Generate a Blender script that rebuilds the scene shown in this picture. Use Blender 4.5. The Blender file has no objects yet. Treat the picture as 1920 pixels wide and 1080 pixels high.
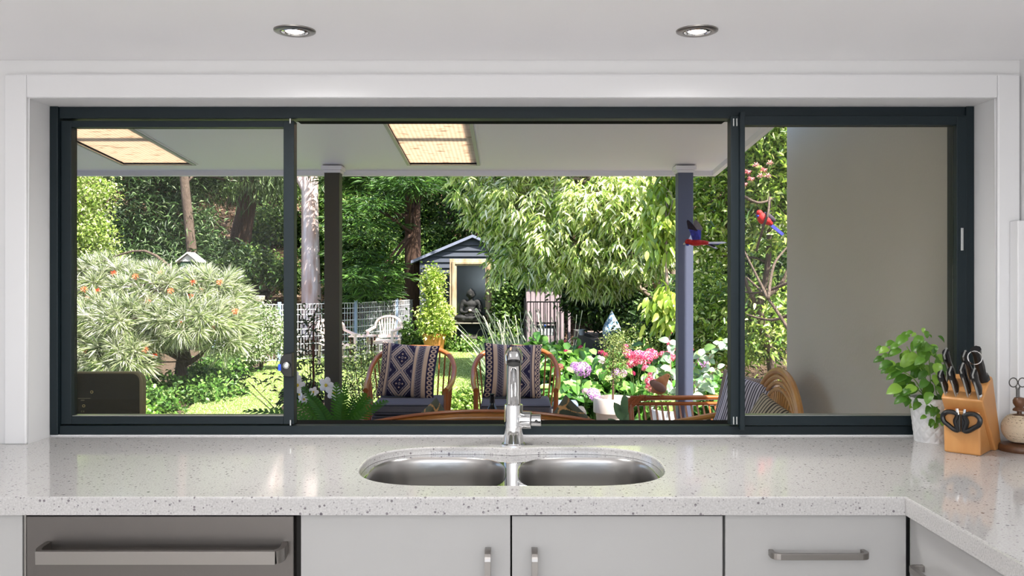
import bpy, bmesh, math, random
import numpy as np
from mathutils import Vector, Matrix
random.seed(7)
C = bpy.context.scene.collection
PI = math.pi
# ------------------------------------------------------------------ camera, sky, sun, lights, exposure
F_PX, HZ, ZC = 1623.0, 517.0, 1.383
cam_d = bpy.data.cameras.new('camera'); cam = bpy.data.objects.new('camera', cam_d); C.objects.link(cam)
cam.location = (0, 0, ZC); cam.rotation_euler = (PI/2, 0, 0)
cam_d.sensor_width = 36; cam_d.lens = 36*F_PX/1920; cam_d.shift_y = -(540-HZ)/1920
cam_d.clip_start = 0.02; cam_d.clip_end = 300
bpy.context.scene.camera = cam
w = bpy.data.worlds.new('sky'); bpy.context.scene.world = w; w.use_nodes = True
nt = w.node_tree; bg = nt.nodes['Background']
sky = nt.nodes.new('ShaderNodeTexSky'); sky.sky_type = 'NISHITA'; sky.sun_disc = False
SUN = Vector((0.40, -0.40, 0.82)).normalized()
sky.sun_elevation = math.asin(SUN.z); sky.sun_rotation = math.atan2(SUN.x, SUN.y)
sky.dust_density = 2.0; sky.air_density = 0.8
nt.links.new(sky.outputs[0], bg.inputs[0]); bg.inputs[1].default_value = 0.42
sun_d = bpy.data.lights.new('sun', 'SUN'); sun_d.energy = 17; sun_d.angle = math.radians(0.6); sun_d.color = (1, 0.955, 0.87)
sun = bpy.data.objects.new('sun', sun_d); C.objects.link(sun)
sun.rotation_euler = SUN.to_track_quat('Z', 'Y').to_euler()
def area(name, loc, rot, sx, sy, power, col=(1, 1, 1)):
    l = bpy.data.lights.new(name, 'AREA'); l.shape = 'RECTANGLE'; l.size = sx; l.size_y = sy; l.energy = power; l.color = col
    o = bpy.data.objects.new(name, l); C.objects.link(o); o.location = loc; o.rotation_euler = rot
    return o
area('rear_fill_up', (-0.3, -2.7, 1.05), (PI/2+1.05, 0, 0), 2.6, 1.8, 94, (1, 0.985, 0.97))      # added fill light behind the camera, tilted up to lift the ceiling
area('rear_fill_down', (-0.35, -1.1, 2.37), (0, 0, 0), 2.4, 1.6, 22, (1, 0.985, 0.97))         # added fill light facing down, brightens the room by floor bounce
vs = bpy.context.scene.view_settings
vs.view_transform = 'Standard'; vs.look = 'None'; vs.gamma = 1; vs.use_curve_mapping = False; vs.exposure = 0.0

# ------------------------------------------------------------------ helpers
def P(px, py, d): return Vector(((px-960)*d/F_PX, d, ZC-(py-HZ)*d/F_PX))
def X(px, d): return (px-960)*d/F_PX
def Z(py, d): return ZC-(py-HZ)*d/F_PX
def G(px, py, z=0.0):
    d = (ZC-z)*F_PX/(py-HZ); return Vector((X(px, d), d, z))
class MB:
    def __init__(s): s.v = []; s.f = []
    def add(s, vs, fs):
        n = len(s.v); s.v += [tuple(p) for p in vs]; s.f += [tuple(i+n for i in q) for q in fs]; return s
    def box(s, x0, x1, y0, y1, z0, z1, M=None):
        vs = [Vector(p) for p in ((x0,y0,z0),(x1,y0,z0),(x1,y1,z0),(x0,y1,z0),(x0,y0,z1),(x1,y0,z1),(x1,y1,z1),(x0,y1,z1))]
        if M: vs = [M @ p for p in vs]
        return s.add(vs, [(0,3,2,1),(4,5,6,7),(0,1,5,4),(1,2,6,5),(2,3,7,6),(3,0,4,7)])
    def prism(s, pts, a, b):
        "pts: list of Vector loops at a; b: offset vector"
        n = len(pts); A = [Vector(p)+Vector(a) for p in pts]; B = [p+Vector(b) for p in A]
        fs = [tuple(range(n))[::-1], tuple(range(n, 2*n))]+[(i, (i+1) % n, n+(i+1) % n, n+i) for i in range(n)]
        return s.add(A+B, fs)
    def tube(s, pts, r, seg=8, caps=True, flat=None):
        pts = [Vector(p) for p in pts]; n = len(pts)
        if not hasattr(r, '__len__'): r = [r]*n
        vs = []; prev = None
        for i, p in enumerate(pts):
            t = (pts[min(i+1, n-1)]-pts[max(i-1, 0)])
            t = t.normalized() if t.length > 1e-9 else Vector((0,0,1))
            if prev is None: u = t.orthogonal().normalized() if flat is None else (Vector(flat)-t*Vector(flat).dot(t)).normalized()
            else:
                u = prev-t*prev.dot(t); u = u.normalized() if u.length > 1e-6 else t.orthogonal().normalized()
            prev = u; q = t.cross(u)
            for k in range(seg):
                a = 2*PI*k/seg; vs.append(p+(u*math.cos(a)+q*math.sin(a))*r[i])
        fs = [(i*seg+k, i*seg+(k+1) % seg, (i+1)*seg+(k+1) % seg, (i+1)*seg+k) for i in range(n-1) for k in range(seg)]
        if caps: fs += [tuple(range(seg))[::-1], tuple(range((n-1)*seg, n*seg))]
        return s.add(vs, fs)
    def bar(s, pts, w, h, up=(0,0,1)):
        "rectangular bar swept along pts; h along up, w across"
        pts = [Vector(p) for p in pts]; n = len(pts); vs = []; up = Vector(up)
        for i, p in enumerate(pts):
            t = (pts[min(i+1, n-1)]-pts[max(i-1, 0)]).normalized()
            c = t.cross(up)
            c = c.normalized() if c.length > 1e-6 else t.orthogonal().normalized()
            u = c.cross(t).normalized()
            for (a, b) in ((-1,-1),(1,-1),(1,1),(-1,1)): vs.append(p+c*a*w/2+u*b*h/2)
        fs = [(i*4+k, i*4+(k+1) % 4, (i+1)*4+(k+1) % 4, (i+1)*4+k) for i in range(n-1) for k in range(4)]
        fs += [(3,2,1,0), tuple(range((n-1)*4, n*4))]
        return s.add(vs, fs)
    def lathe(s, prof, c=(0,0,0), seg=24, M=None):
        c = Vector(c); vs = []; n = len(prof)
        for (r, z) in prof:
            for k in range(seg):
                a = 2*PI*k/seg; p = Vector((r*math.cos(a), r*math.sin(a), z))
                if M: p = M @ p
                vs.append(p+c)
        fs = [(i*seg+k, i*seg+(k+1) % seg, (i+1)*seg+(k+1) % seg, (i+1)*seg+k) for i in range(n-1) for k in range(seg)]
        if prof[0][0] > 0: fs.append(tuple(range(seg))[::-1])
        if prof[-1][0] > 0: fs.append(tuple(range((n-1)*seg, n*seg)))
        return s.add(vs, fs)
    def ell(s, c, r, M=None, seg=12, rings=8):
        c = Vector(c); vs = []
        for i in range(rings+1):
            th = PI*i/rings
            for k in range(seg):
                a = 2*PI*k/seg; p = Vector((r[0]*math.sin(th)*math.cos(a), r[1]*math.sin(th)*math.sin(a), r[2]*math.cos(th)))
                if M: p = M @ p
                vs.append(c+p)
        fs = [(i*seg+k, (i+1)*seg+k, (i+1)*seg+(k+1) % seg, i*seg+(k+1) % seg) for i in range(rings) for k in range(seg)]
        return s.add(vs, fs)
    def mesh(s, name): 
        me = bpy.data.meshes.new(name); me.from_pydata(s.v, [], s.f); me.validate(); return me
    def build(s, name, mat, parent=None, world=False, smooth=False, bevel=0, seg=2, weld=False):
        if world and parent is not None:
            R = Matrix.Rotation(-parent.rotation_euler.z, 3, 'Z'); L = parent.location
            s.v = [tuple(R @ (Vector(p)-L)) for p in s.v]
        me = s.mesh(name)
        o = bpy.data.objects.new(name, me); C.objects.link(o)
        if weld or smooth:
            bm = bmesh.new(); bm.from_mesh(me)
            bmesh.ops.remove_doubles(bm, verts=bm.verts, dist=1e-6)
            bmesh.ops.recalc_face_normals(bm, faces=bm.faces); bm.to_mesh(me); bm.free()
        if mat: me.materials.append(mat)
        if smooth:
            me.polygons.foreach_set('use_smooth', [True]*len(me.polygons))
            if smooth != 'all':
                try: me.set_sharp_from_angle(angle=math.radians(40))
                except Exception: pass
        if bevel:
            m = o.modifiers.new('bevel', 'BEVEL'); m.width = bevel; m.segments = seg; m.limit_method = 'ANGLE'; m.angle_limit = math.radians(35)
        if parent is not None: o.parent = parent
        return o
def tag(o, label=None, cat=None, group=None, kind=None):
    if label: o['label'] = label
    if cat: o['category'] = cat
    if group: o['group'] = group
    if kind: o['kind'] = kind
    return o
def thing(name, label, cat, loc=(0,0,0), rz=0, group=None):
    o = bpy.data.objects.new(name, None); C.objects.link(o); o.location = loc; o.rotation_euler = (0,0,rz)
    o.empty_display_size = 0.1
    return tag(o, label, cat, group)
def struct(o): o['kind'] = 'structure'; return o
def dup(root, loc, rz, label=None, group=None, scale=None):
    r = root.copy(); C.objects.link(r); r.location = loc; r.rotation_euler = (0,0,rz)
    if scale: r.scale = scale
    if label: r['label'] = label
    if group: r['group'] = group
    for ch in list(root.children):
        c = ch.copy(); C.objects.link(c); c.parent = r
        for g in ch.children:
            d = g.copy(); C.objects.link(d); d.parent = c
    return r
def smooth_path(pts, n=6):
    "Catmull-Rom"
    pts = [Vector(p) for p in pts]; out = []
    for i in range(len(pts)-1):
        p0 = pts[max(i-1,0)]; p1 = pts[i]; p2 = pts[i+1]; p3 = pts[min(i+2, len(pts)-1)]
        for k in range(n):
            t = k/n
            out.append(0.5*((2*p1)+(p2-p0)*t+(2*p0-5*p1+4*p2-p3)*t*t+(3*p1-p0-3*p2+p3)*t**3))
    out.append(pts[-1]); return out
def remeshed(mb, name, mat, parent, voxel, smooth_it=4, world=False):
    o = mb.build(name, mat, parent, world=world)
    m = o.modifiers.new('r', 'REMESH'); m.mode = 'VOXEL'; m.voxel_size = voxel; m.use_smooth_shade = True
    if smooth_it:
        m2 = o.modifiers.new('s', 'SMOOTH'); m2.iterations = smooth_it; m2.factor = 0.5
    dg = bpy.context.evaluated_depsgraph_get(); dg.update()
    me = bpy.data.meshes.new_from_object(o.evaluated_get(dg)); me.name = name
    o.modifiers.clear(); o.data = me
    me.polygons.foreach_set('use_smooth', [True]*len(me.polygons))
    return o

# ------------------------------------------------------------------ materials
def lin(c):
    return tuple(((x/255)/12.92 if x/255 <= 0.04045 else (((x/255)+0.055)/1.055)**2.4) for x in c)
def mat(name, col, rough=0.5, metal=0.0, spec=0.5, noise=None, bump=None, coat=0, sss=0, **kw):
    "col sRGB 0-255; noise=(scale, col2, amount); bump=(scale, strength)"
    m = bpy.data.materials.new(name); m.use_nodes = True; n = m.node_tree.nodes; L = m.node_tree.links
    b = n['Principled BSDF']; c = lin(col)+(1,)
    b.inputs['Base Color'].default_value = c; b.inputs['Roughness'].default_value = rough; b.inputs['Metallic'].default_value = metal
    b.inputs['Specular IOR Level'].default_value = spec
    if coat: b.inputs['Coat Weight'].default_value = coat; b.inputs['Coat Roughness'].default_value = 0.08
    tc = n.new('ShaderNodeTexCoord')
    if noise:
        t = n.new('ShaderNodeTexNoise'); t.inputs['Scale'].default_value = noise[0]; t.inputs['Detail'].default_value = 5
        mp = n.new('ShaderNodeMapping'); mp.inputs['Scale'].default_value = kw.get('stretch', (1,1,1))
        L.new(tc.outputs['Object'], mp.inputs[0]); L.new(mp.outputs[0], t.inputs['Vector'])
        r = n.new('ShaderNodeValToRGB'); r.color_ramp.elements[0].position = 0.5-0.5*noise[2]*0.6; r.color_ramp.elements[1].position = 0.5+0.5*noise[2]*0.6
        r.color_ramp.elements[0].color = c; r.color_ramp.elements[1].color = lin(noise[1])+(1,)
        L.new(t.outputs['Fac'], r.inputs[0]); L.new(r.outputs[0], b.inputs['Base Color'])
    if bump:
        t = n.new('ShaderNodeTexNoise'); t.inputs['Scale'].default_value = bump[0]; t.inputs['Detail'].default_value = 4
        mp = n.new('ShaderNodeMapping'); mp.inputs['Scale'].default_value = kw.get('bstretch', kw.get('stretch', (1,1,1)))
        L.new(tc.outputs['Object'], mp.inputs[0]); L.new(mp.outputs[0], t.inputs['Vector'])
        bp = n.new('ShaderNodeBump'); bp.inputs['Strength'].default_value = bump[1]; bp.inputs['Distance'].default_value = kw.get('bdist', 0.01)
        L.new(t.outputs['Fac'], bp.inputs['Height']); L.new(bp.outputs[0], b.inputs['Normal'])
    if kw.get('emit'): b.inputs['Emission Color'].default_value = lin(kw['emit'][0])+(1,); b.inputs['Emission Strength'].default_value = kw['emit'][1]
    return m
def leaf_mat(name, trans=0.3, rough=0.42, spec=0.5):
    m = bpy.data.materials.new(name); m.use_nodes = True; n = m.node_tree.nodes; L = m.node_tree.links
    b = n['Principled BSDF']; a = n.new('ShaderNodeAttribute'); a.attribute_name = 'col'
    L.new(a.outputs['Color'], b.inputs['Base Color']); b.inputs['Roughness'].default_value = rough; b.inputs['Specular IOR Level'].default_value = spec
    t = n.new('ShaderNodeBsdfTranslucent'); hs = n.new('ShaderNodeHueSaturation'); hs.inputs['Value'].default_value = 1.25; hs.inputs['Hue'].default_value = 0.485
    L.new(a.outputs['Color'], hs.inputs['Color']); L.new(hs.outputs[0], t.inputs[0])
    mx = n.new('ShaderNodeMixShader'); mx.inputs[0].default_value = trans
    L.new(b.outputs[0], mx.inputs[1]); L.new(t.outputs[0], mx.inputs[2]); L.new(mx.outputs[0], n['Material Output'].inputs[0])
    return m
def col_mat(name, rough=0.8, bump=None):
    m = bpy.data.materials.new(name); m.use_nodes = True; n = m.node_tree.nodes; L = m.node_tree.links
    b = n['Principled BSDF']; a = n.new('ShaderNodeAttribute'); a.attribute_name = 'col'
    L.new(a.outputs['Color'], b.inputs['Base Color']); b.inputs['Roughness'].default_value = rough; b.inputs['Specular IOR Level'].default_value = 0.2
    return m
def quartz():
    m = bpy.data.materials.new('speckled_quartz'); m.use_nodes = True; n = m.node_tree.nodes; L = m.node_tree.links
    b = n['Principled BSDF']; b.inputs['Roughness'].default_value = 0.07; b.inputs['Specular IOR Level'].default_value = 0.6
    tc = n.new('ShaderNodeTexCoord'); prev = None
    base = n.new('ShaderNodeTexNoise'); base.inputs['Scale'].default_value = 260; base.inputs['Detail'].default_value = 3
    L.new(tc.outputs['Object'], base.inputs['Vector'])
    r = n.new('ShaderNodeValToRGB'); r.color_ramp.elements[0].position = .35; r.color_ramp.elements[1].position = .65
    r.color_ramp.elements[0].color = lin((182,180,179))+(1,); r.color_ramp.elements[1].color = lin((201,199,198))+(1,)
    L.new(base.outputs['Fac'], r.inputs[0]); prev = r.outputs[0]
    for sc, keep, c, rad in ((95, .13, (124,118,122), .27), (180, .20, (154,150,152), .33), (48, .02, (96,90,96), .16)):
        v = n.new('ShaderNodeTexVoronoi'); v.inputs['Scale'].default_value = sc; L.new(tc.outputs['Object'], v.inputs['Vector'])
        sp = n.new('ShaderNodeSeparateColor'); L.new(v.outputs['Color'], sp.inputs[0])
        m1 = n.new('ShaderNodeMath'); m1.operation = 'LESS_THAN'; m1.inputs[1].default_value = keep; L.new(sp.outputs[0], m1.inputs[0])
        m2 = n.new('ShaderNodeMath'); m2.operation = 'LESS_THAN'; m2.inputs[1].default_value = rad; L.new(v.outputs['Distance'], m2.inputs[0])
        mm = n.new('ShaderNodeMath'); mm.operation = 'MULTIPLY'; L.new(m1.outputs[0], mm.inputs[0]); L.new(m2.outputs[0], mm.inputs[1])
        mx = n.new('ShaderNodeMix'); mx.data_type = 'RGBA'; L.new(mm.outputs[0], mx.inputs[0]); L.new(prev, mx.inputs[6]); mx.inputs[7].default_value = lin(c)+(1,)
        prev = mx.outputs[2]
    L.new(prev, b.inputs['Base Color']); return m
def glass_mat():
    m = bpy.data.materials.new('window_glass'); m.use_nodes = True; n = m.node_tree.nodes; L = m.node_tree.links
    n.remove(n['Principled BSDF'])
    t = n.new('ShaderNodeBsdfTransparent'); t.inputs[0].default_value = (0.965, 0.965, 0.955, 1)
    g = n.new('ShaderNodeBsdfGlossy'); g.inputs['Roughness'].default_value = 0.0
    fr = n.new('ShaderNodeFresnel'); fr.inputs[0].default_value = 1.24
    mx = n.new('ShaderNodeMixShader'); L.new(fr.outputs[0], mx.inputs[0]); L.new(t.outputs[0], mx.inputs[1]); L.new(g.outputs[0], mx.inputs[2])
    L.new(mx.outputs[0], n['Material Output'].inputs[0]); return m
def poly_mat():
    m = bpy.data.materials.new('ribbed_polycarbonate'); m.use_nodes = True; n = m.node_tree.nodes; L = m.node_tree.links
    b = n['Principled BSDF']; b.inputs['Roughness'].default_value = .4
    tc = n.new('ShaderNodeTexCoord'); t = n.new('ShaderNodeTexNoise'); t.inputs['Scale'].default_value = 14; t.inputs['Detail'].default_value = 8
    mp = n.new('ShaderNodeMapping'); mp.inputs['Scale'].default_value = (1, 3.5, 1); L.new(tc.outputs['Object'], mp.inputs[0]); L.new(mp.outputs[0], t.inputs[0])
    r = n.new('ShaderNodeValToRGB'); r.color_ramp.elements[0].position = .30; r.color_ramp.elements[1].position = .42
    r.color_ramp.elements[0].color = lin((162,136,112))+(1,); r.color_ramp.elements[1].color = lin((228,210,192))+(1,)
    wv = n.new('ShaderNodeTexWave'); wv.inputs['Scale'].default_value = 14; wv.bands_direction = 'X'; L.new(tc.outputs['Object'], wv.inputs[0])
    mr = n.new('ShaderNodeMapRange'); mr.inputs[3].default_value = .82; mr.inputs[4].default_value = 1.0; L.new(wv.outputs['Fac'], mr.inputs[0])
    mu = n.new('ShaderNodeMix'); mu.data_type = 'RGBA'; mu.blend_type = 'MULTIPLY'; mu.inputs[0].default_value = 1
    L.new(t.outputs['Fac'], r.inputs[0]); L.new(r.outputs[0], mu.inputs[6]); L.new(mr.outputs[0], mu.inputs[7])
    tr = n.new('ShaderNodeBsdfTranslucent'); L.new(mu.outputs[2], tr.inputs[0]); L.new(mu.outputs[2], b.inputs['Base Color'])
    mx = n.new('ShaderNodeMixShader'); mx.inputs[0].default_value = .7
    L.new(b.outputs[0], mx.inputs[1]); L.new(tr.outputs[0], mx.inputs[2]); L.new(mx.outputs[0], n['Material Output'].inputs[0]); return m
M = {}
M['wall'] = mat('painted_wall', (224,224,225), .55)
M['trim'] = mat('painted_trim', (226,226,228), .35)
M['ceiling'] = mat('ceiling_paint', (247,246,248), .6)
M['floor'] = mat('pale_floor_tile', (226,222,216), .4, noise=(6,(216,212,206),1))
M['quartz'] = quartz()
M['cab'] = mat('gloss_cabinet', (178,177,176), .22)
M['carcass'] = mat('cabinet_carcass', (120,118,116), .6)
M['alu'] = mat('dark_powdercoat', (25,36,41), .42, spec=.25)
M['alu2'] = mat('dark_gasket', (9,10,11), .9, spec=.1)
M['bare_alu'] = mat('bare_aluminium', (200,202,200), .3, 1)
M['glass'] = glass_mat()
M['chrome'] = mat('chrome', (232,232,232), .04, 1)
M['steel'] = mat('brushed_sink_steel', (190,188,186), .28, 1, bump=(60,.04), bstretch=(1,1,1))
M['steel2'] = mat('brushed_handle_steel', (152,148,144), .3, 1)
M['dwsteel'] = mat('dark_brushed_steel', (112,108,105), .36, 1)
M['black'] = mat('black_plastic', (16,16,18), .3)
M['lamp'] = mat('lamp_glow', (255,250,240), .3, emit=((255,244,225), 6))
M['darkgap'] = mat('shadow_gap_board', (40,38,36), .8)
M['soffit'] = mat('soffit_paint', (238,236,240), .6)
M['poly'] = poly_mat()
M['post'] = mat('blue_grey_post', (84,90,112), .5)
M['cream_wall'] = mat('rendered_wall', (196,190,176), .8, noise=(2.5,(190,184,168),1), bump=(60,.15))
M['cane'] = mat('honey_cane', (168,100,50), .28, noise=(9,(136,72,32),1), coat=.4, stretch=(1,1,1))
M['cane2'] = mat('golden_rattan', (214,160,84), .35, noise=(12,(186,124,56),1), coat=.2)
M['lashing'] = mat('cane_lashing', (168,92,46), .5, bump=(200,.6))
# ------------------------------------------------------------------ kitchen shell
XR, XL = 1.46, -2.2
b = MB()
b.box(XL, -1.391, 2.49, 2.73, 0, 2.4); b.box(1.391, XR+.1, 2.49, 2.73, 0, 2.4)
b.box(-1.391, 1.391, 2.49, 2.73, 1.893, 2.4); b.box(-1.391, 1.391, 2.49, 2.73, 0, .86)
struct(b.build('wall_front', M['wall']))
struct(MB().box(XR, XR+.1, -3.0, 2.49, 0, 2.4).build('wall_right', M['wall']))
struct(MB().box(XL-.1, XL, -3.0, 2.73, 0, 2.4).build('wall_left', M['wall']))
b = MB(); b.box(XL, -1.7, -3.1, -3.0, 0, 2.4); b.box(1.1, XR, -3.1, -3.0, 0, 2.4); b.box(-1.7, 1.1, -3.1, -3.0, 2.25, 2.4)
struct(b.build('wall_back', M['wall']))
struct(MB().box(XL, XR, -3.0, 2.49, -.06, 0).build('floor', M['floor']))
ce = struct(MB().box(XL-.1, XR+.1, -3.1, 2.73, 2.4, 2.5).build('ceiling', M['ceiling']))
bk = MB().box(XL, XR, 1.5, 2.488, 2.003, 2.398).build('bulkhead', M['ceiling'], ce)
# casing around the window
YC = 2.478
b = MB()
o0, o1 = 1.455, 1.391; zt0, zt1 = 1.959, 1.893
b.box(-o0, -o1, YC, 2.49, .90, zt0); b.box(o1, o0, YC, 2.49, .90, zt0); b.box(-o1, o1, YC, 2.49, zt1, zt0)
struct(b.build('trim_1', M['trim'], bevel=.004, weld=True))
struct(MB().box(1.4235, XR-.001, 2.437, 2.477, .90, 1.539).build('trim_2', M['trim'], bevel=.003))
# ------------------------------------------------------------------ window: dark sliding window, centre open
W = bpy.data.objects.new('window_1', None); C.objects.link(W); W.location = (0, 2.61, .9); struct(W)
D = 2.61
def wpart(name, m, x0, x1, y0, y1, d0, d1, bev=.0015, par=None):
    return MB().box(X(x0, D), X(x1, D), d0, d1, Z(y1, D), Z(y0, D)).build(name, m, W, world=True, bevel=bev)
zb, zt = .9005, 1.8925
MB().box(X(111,D), X(1810,D), 2.61, 2.66, Z(225,2.64), zt).box(X(111,D), X(1810,D), 2.66, 2.715, Z(229,2.715), zt).build('frame_head', M['alu'], W, world=True, bevel=.0015)
MB().box(X(111,D), X(1810,D), 2.61, 2.645, Z(815,D), Z(795,2.645)).build('frame_sill', M['alu'], W, world=True, bevel=.0015)
MB().box(-1.3905, 1.3905, 2.606, 2.70, .9003, Z(815.2,D)).build('sealant_strip', M['trim'], W, world=True)
for a, c in ((95.3, 111), (1810, 1825)):
    MB().box(X(a,D), X(c,D)-.001, 2.603, 2.72, Z(815,D), zt).build('frame_jamb', M['alu'], W, world=True, bevel=.0015)
MB().box(X(549,D), X(1368,D), 2.664, 2.712, Z(230.5,2.712), Z(227,2.66)).build('track', M['alu2'], W, world=True)
MB().box(X(112,D), X(1809,D), 2.645, 2.715, Z(815,D), Z(787.5,2.715)).build('track', M['alu2'], W, world=True)
def sash(name, x0, x1, y0, y1, gl, gr, gt, gb, d0, d1):
    s = bpy.data.objects.new(name, None); C.objects.link(s); s.parent = W
    def q(n, a, c, e, f, dd0=d0, dd1=d1, m=M['alu']):
        o = MB().box(X(a,D), X(c,D), dd0, dd1, Z(f,D), Z(e,D)); o.v = [tuple(Vector(p)-W.location) for p in o.v]
        return o.build(n, m, s, bevel=.0015)
    q('stile', x0, gl, y0, y1); q('stile', gr, x1, y0, y1)
    q('rail', gl, gr, y0, gt); q('rail', gl, gr, gb, y1)
    q('bead', gl, gr, gb-1.6, gb, d0+.004, d1, M['bare_alu'])
    q('glass_pane', gl, gr, gt, gb, d0+.018, d0+.022, M['glass'])
    return s
sash('left_sash', 111.5, 550, 225.3, 796.6, 131, 530, 237.5, 782, 2.618, 2.655)
sash('right_sash', 1368.3, 1809.5, 218, 796.6, 1391.5, 1790, 235.5, 779.5, 2.598, 2.640)
MB().box(X(1383,D), X(1391.6,D), 2.578, 2.60, Z(803,D), Z(213,D)).build('interlock_stile', M['alu'], W, world=True, bevel=.001)
for (px, y0, y1) in ((546.5,224,233),(1373,224,238),(1379,224,238),(547,786,796),(1373,780,794),(1379,780,794)):
    MB().box(X(px-.9,D), X(px+.9,D), 2.594, 2.60, Z(y1,D), Z(y0,D)).build('corner_key', M['bare_alu'], W, world=True)
MB().box(X(1797,D), X(1801.5,D), 2.594, 2.60, Z(470,D), Z(428,D)).build('finger_pull', M['bare_alu'], W, world=True, bevel=.0005)
# latch with key
lk = MB(); pts = [(X(x,D), 0, Z(y,D)) for x, y in ((526.5,680),(528.5,670),(535,663),(550,661),(550,706),(536,705.5),(529,697),(526.5,690))]
lk.prism([Vector((p[0], 2.595, p[2])) for p in pts], (0,0,0), (0, .022, 0))
lo = lk.build('latch', M['black'], W, world=True, bevel=.002)
kb = MB(); Mx = Matrix.Rotation(-PI/2, 3, 'X')
kb.lathe([(.010,0),(.010,.008),(.007,.010),(.006,.006),(0.001,.006)], P(537.5,685,2.588)-W.location, 20, Mx.inverted())
kb.build('key_barrel', M['bare_alu'], lo, smooth=True)
MB().box(X(529.5,D), X(534.5,D), 2.560, 2.566, Z(692,D), Z(680,D)).build('key_tag', mat('blue_plastic', (30,90,235), .4), lo, bevel=.001)
for q in lo.children:
    if q.name.startswith('key_tag'): q.data.transform(Matrix.Translation(-W.location))
# ------------------------------------------------------------------ worktop with a cut-out
def poly_plate(outer, holes, z0, z1, name, m, parent=None, bevel=0, world=False):
    bm = bmesh.new(); loops = [outer]+holes; tops = []; bots = []
    for li, lp in enumerate(loops):
        n = len(lp); A = sum(lp[i][0]*lp[(i+1) % n][1]-lp[(i+1) % n][0]*lp[i][1] for i in range(n))
        sgn = (1 if A > 0 else -1)*(1 if li == 0 else -1)      # inward into the material
        def off(dist):
            out = []
            for i in range(n):
                p, q, r = Vector(lp[i-1]), Vector(lp[i]), Vector(lp[(i+1) % n])
                a = (q-p).normalized(); c = (r-q).normalized()
                na = Vector((-a.y, a.x))*sgn; nc = Vector((-c.y, c.x))*sgn
                mv = (na+nc); mv = mv/max(.3, mv.length_squared/2) if mv.length > 1e-6 else na
                out.append(q+mv*dist)
            return out
        lv = [(bevel, z1), (bevel*.3, z1-bevel*.3), (0, z1-bevel), (0, z0)] if bevel else [(0, z1), (0, z0)]
        rows = [[bm.verts.new((p.x, p.y, z)) for p in off(dd)] for dd, z in lv]
        for a, c in zip(rows[:-1], rows[1:]):
            for i in range(n): bm.faces.new((a[i], a[(i+1) % n], c[(i+1) % n], c[i]))
        tops.append(rows[0]); bots.append(rows[-1])
    for R_ in (tops, bots):
        es = []
        for r in R_:
            for i in range(len(r)):
                e = bm.edges.get((r[i], r[(i+1) % len(r)])) or bm.edges.new((r[i], r[(i+1) % len(r)])); es.append(e)
        bmesh.ops.triangle_fill(bm, edges=es, use_beauty=True, use_dissolve=False)
    bmesh.ops.recalc_face_normals(bm, faces=bm.faces)
    if parent is not None and world: bmesh.ops.translate(bm, verts=bm.verts, vec=-parent.location)
    me = bpy.data.meshes.new(name); bm.to_mesh(me); bm.free(); me.materials.append(m)
    o = bpy.data.objects.new(name, me); C.objects.link(o)
    if parent is not None: o.parent = parent
    return o
CY = 2.218
def cut_half(ex=2.6):
    back, front = [], []
    for i in range(0, 41):
        x = .383*math.sin(PI/2*i/40)
        t = (x-.16)/(.223 if x > .16 else .27)
        back.append((x, CY+.224*max(0, 1-abs(t)**ex)**(1/ex)))
        t = max(0, (x-.16)/.223); front.append((x, CY-.224*max(0, 1-abs(t)**ex)**(1/ex)))
    return back, front
bk_, fr_ = cut_half()
cut = [(x, y) for x, y in bk_] + [(x, y) for x, y in fr_[:-1]][::-1]
cut += [(-x, y) for x, y in fr_[1:]] + [(-x, y) for x, y in bk_[1:-1]][::-1]
outer = [(XL+.001, 1.889), (.858, 1.889), (.858, -.6), (XR-.001, -.6), (XR-.001, 2.489), (1.39, 2.489), (1.39, 2.70), (-1.39, 2.70), (-1.39, 2.489), (XL+.001, 2.489)]
wt = poly_plate(outer, [cut], .88, .90, 'worktop', M['quartz'], bevel=.004)
ap = MB(); ap.box(XL+.001, .878, 1.889, 1.909, .8605, .88); ap.box(.858, .878, -.6, 1.889, .8605, .88)
ap.build('apron', M['quartz'], wt)
tag(wt, 'pale grey speckled stone worktop running under the window and round the corner', 'worktop')
# sink
S = thing('sink', 'double bowl stainless steel undermount sink set in the stone worktop', 'sink', (0, CY, .88))
def sup(cx, cy, a, b_, ex, n=56):
    out = []
    for k in range(n):
        t = 2*PI*k/n; c, s_ = math.cos(t), math.sin(t)
        out.append((cx+a*math.copysign(abs(c)**(2/ex), c), cy+b_*math.copysign(abs(s_)**(2/ex), s_)))
    return out
holes = [sup(sx*.1905, CY-.012, .174, .19, 3.0) for sx in (-1, 1)]
pl = sup(0, CY, .41, .25, 5, 80)
poly_plate(pl, holes, .872, .8795, 'rim', M['chrome'], S, world=True, bevel=.002)
for sx in (-1, 1):
    rings = []
    for (sc, z) in ((1.0,.8796),(.985,.876),(.972,.866),(.962,.83),(.945,.70),(.93,.68),(.88,.668),(.7,.664),(.3,.661),(.11,.660)):
        rings.append([(x, y, z) for x, y in sup(sx*.1905, CY-.012, .174*sc, .19*sc, 3.0 if sc > .5 else 2.2)])
    vs_ = [p for r in rings for p in r]; n = 56
    fs = [(i*n+k, i*n+(k+1) % n, (i+1)*n+(k+1) % n, (i+1)*n+k) for i in range(len(rings)-1) for k in range(n)]
    bo = MB().add(vs_, fs).build('bowl', M['steel'], S, world=True, smooth='all')
    MB().lathe([(.044,.663),(.040,.667),(.03,.664),(.028,.655),(.001,.655)], (sx*.1905, CY-.012, 0), 24).build('drain', M['chrome'], S, world=True, smooth=True)
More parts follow.
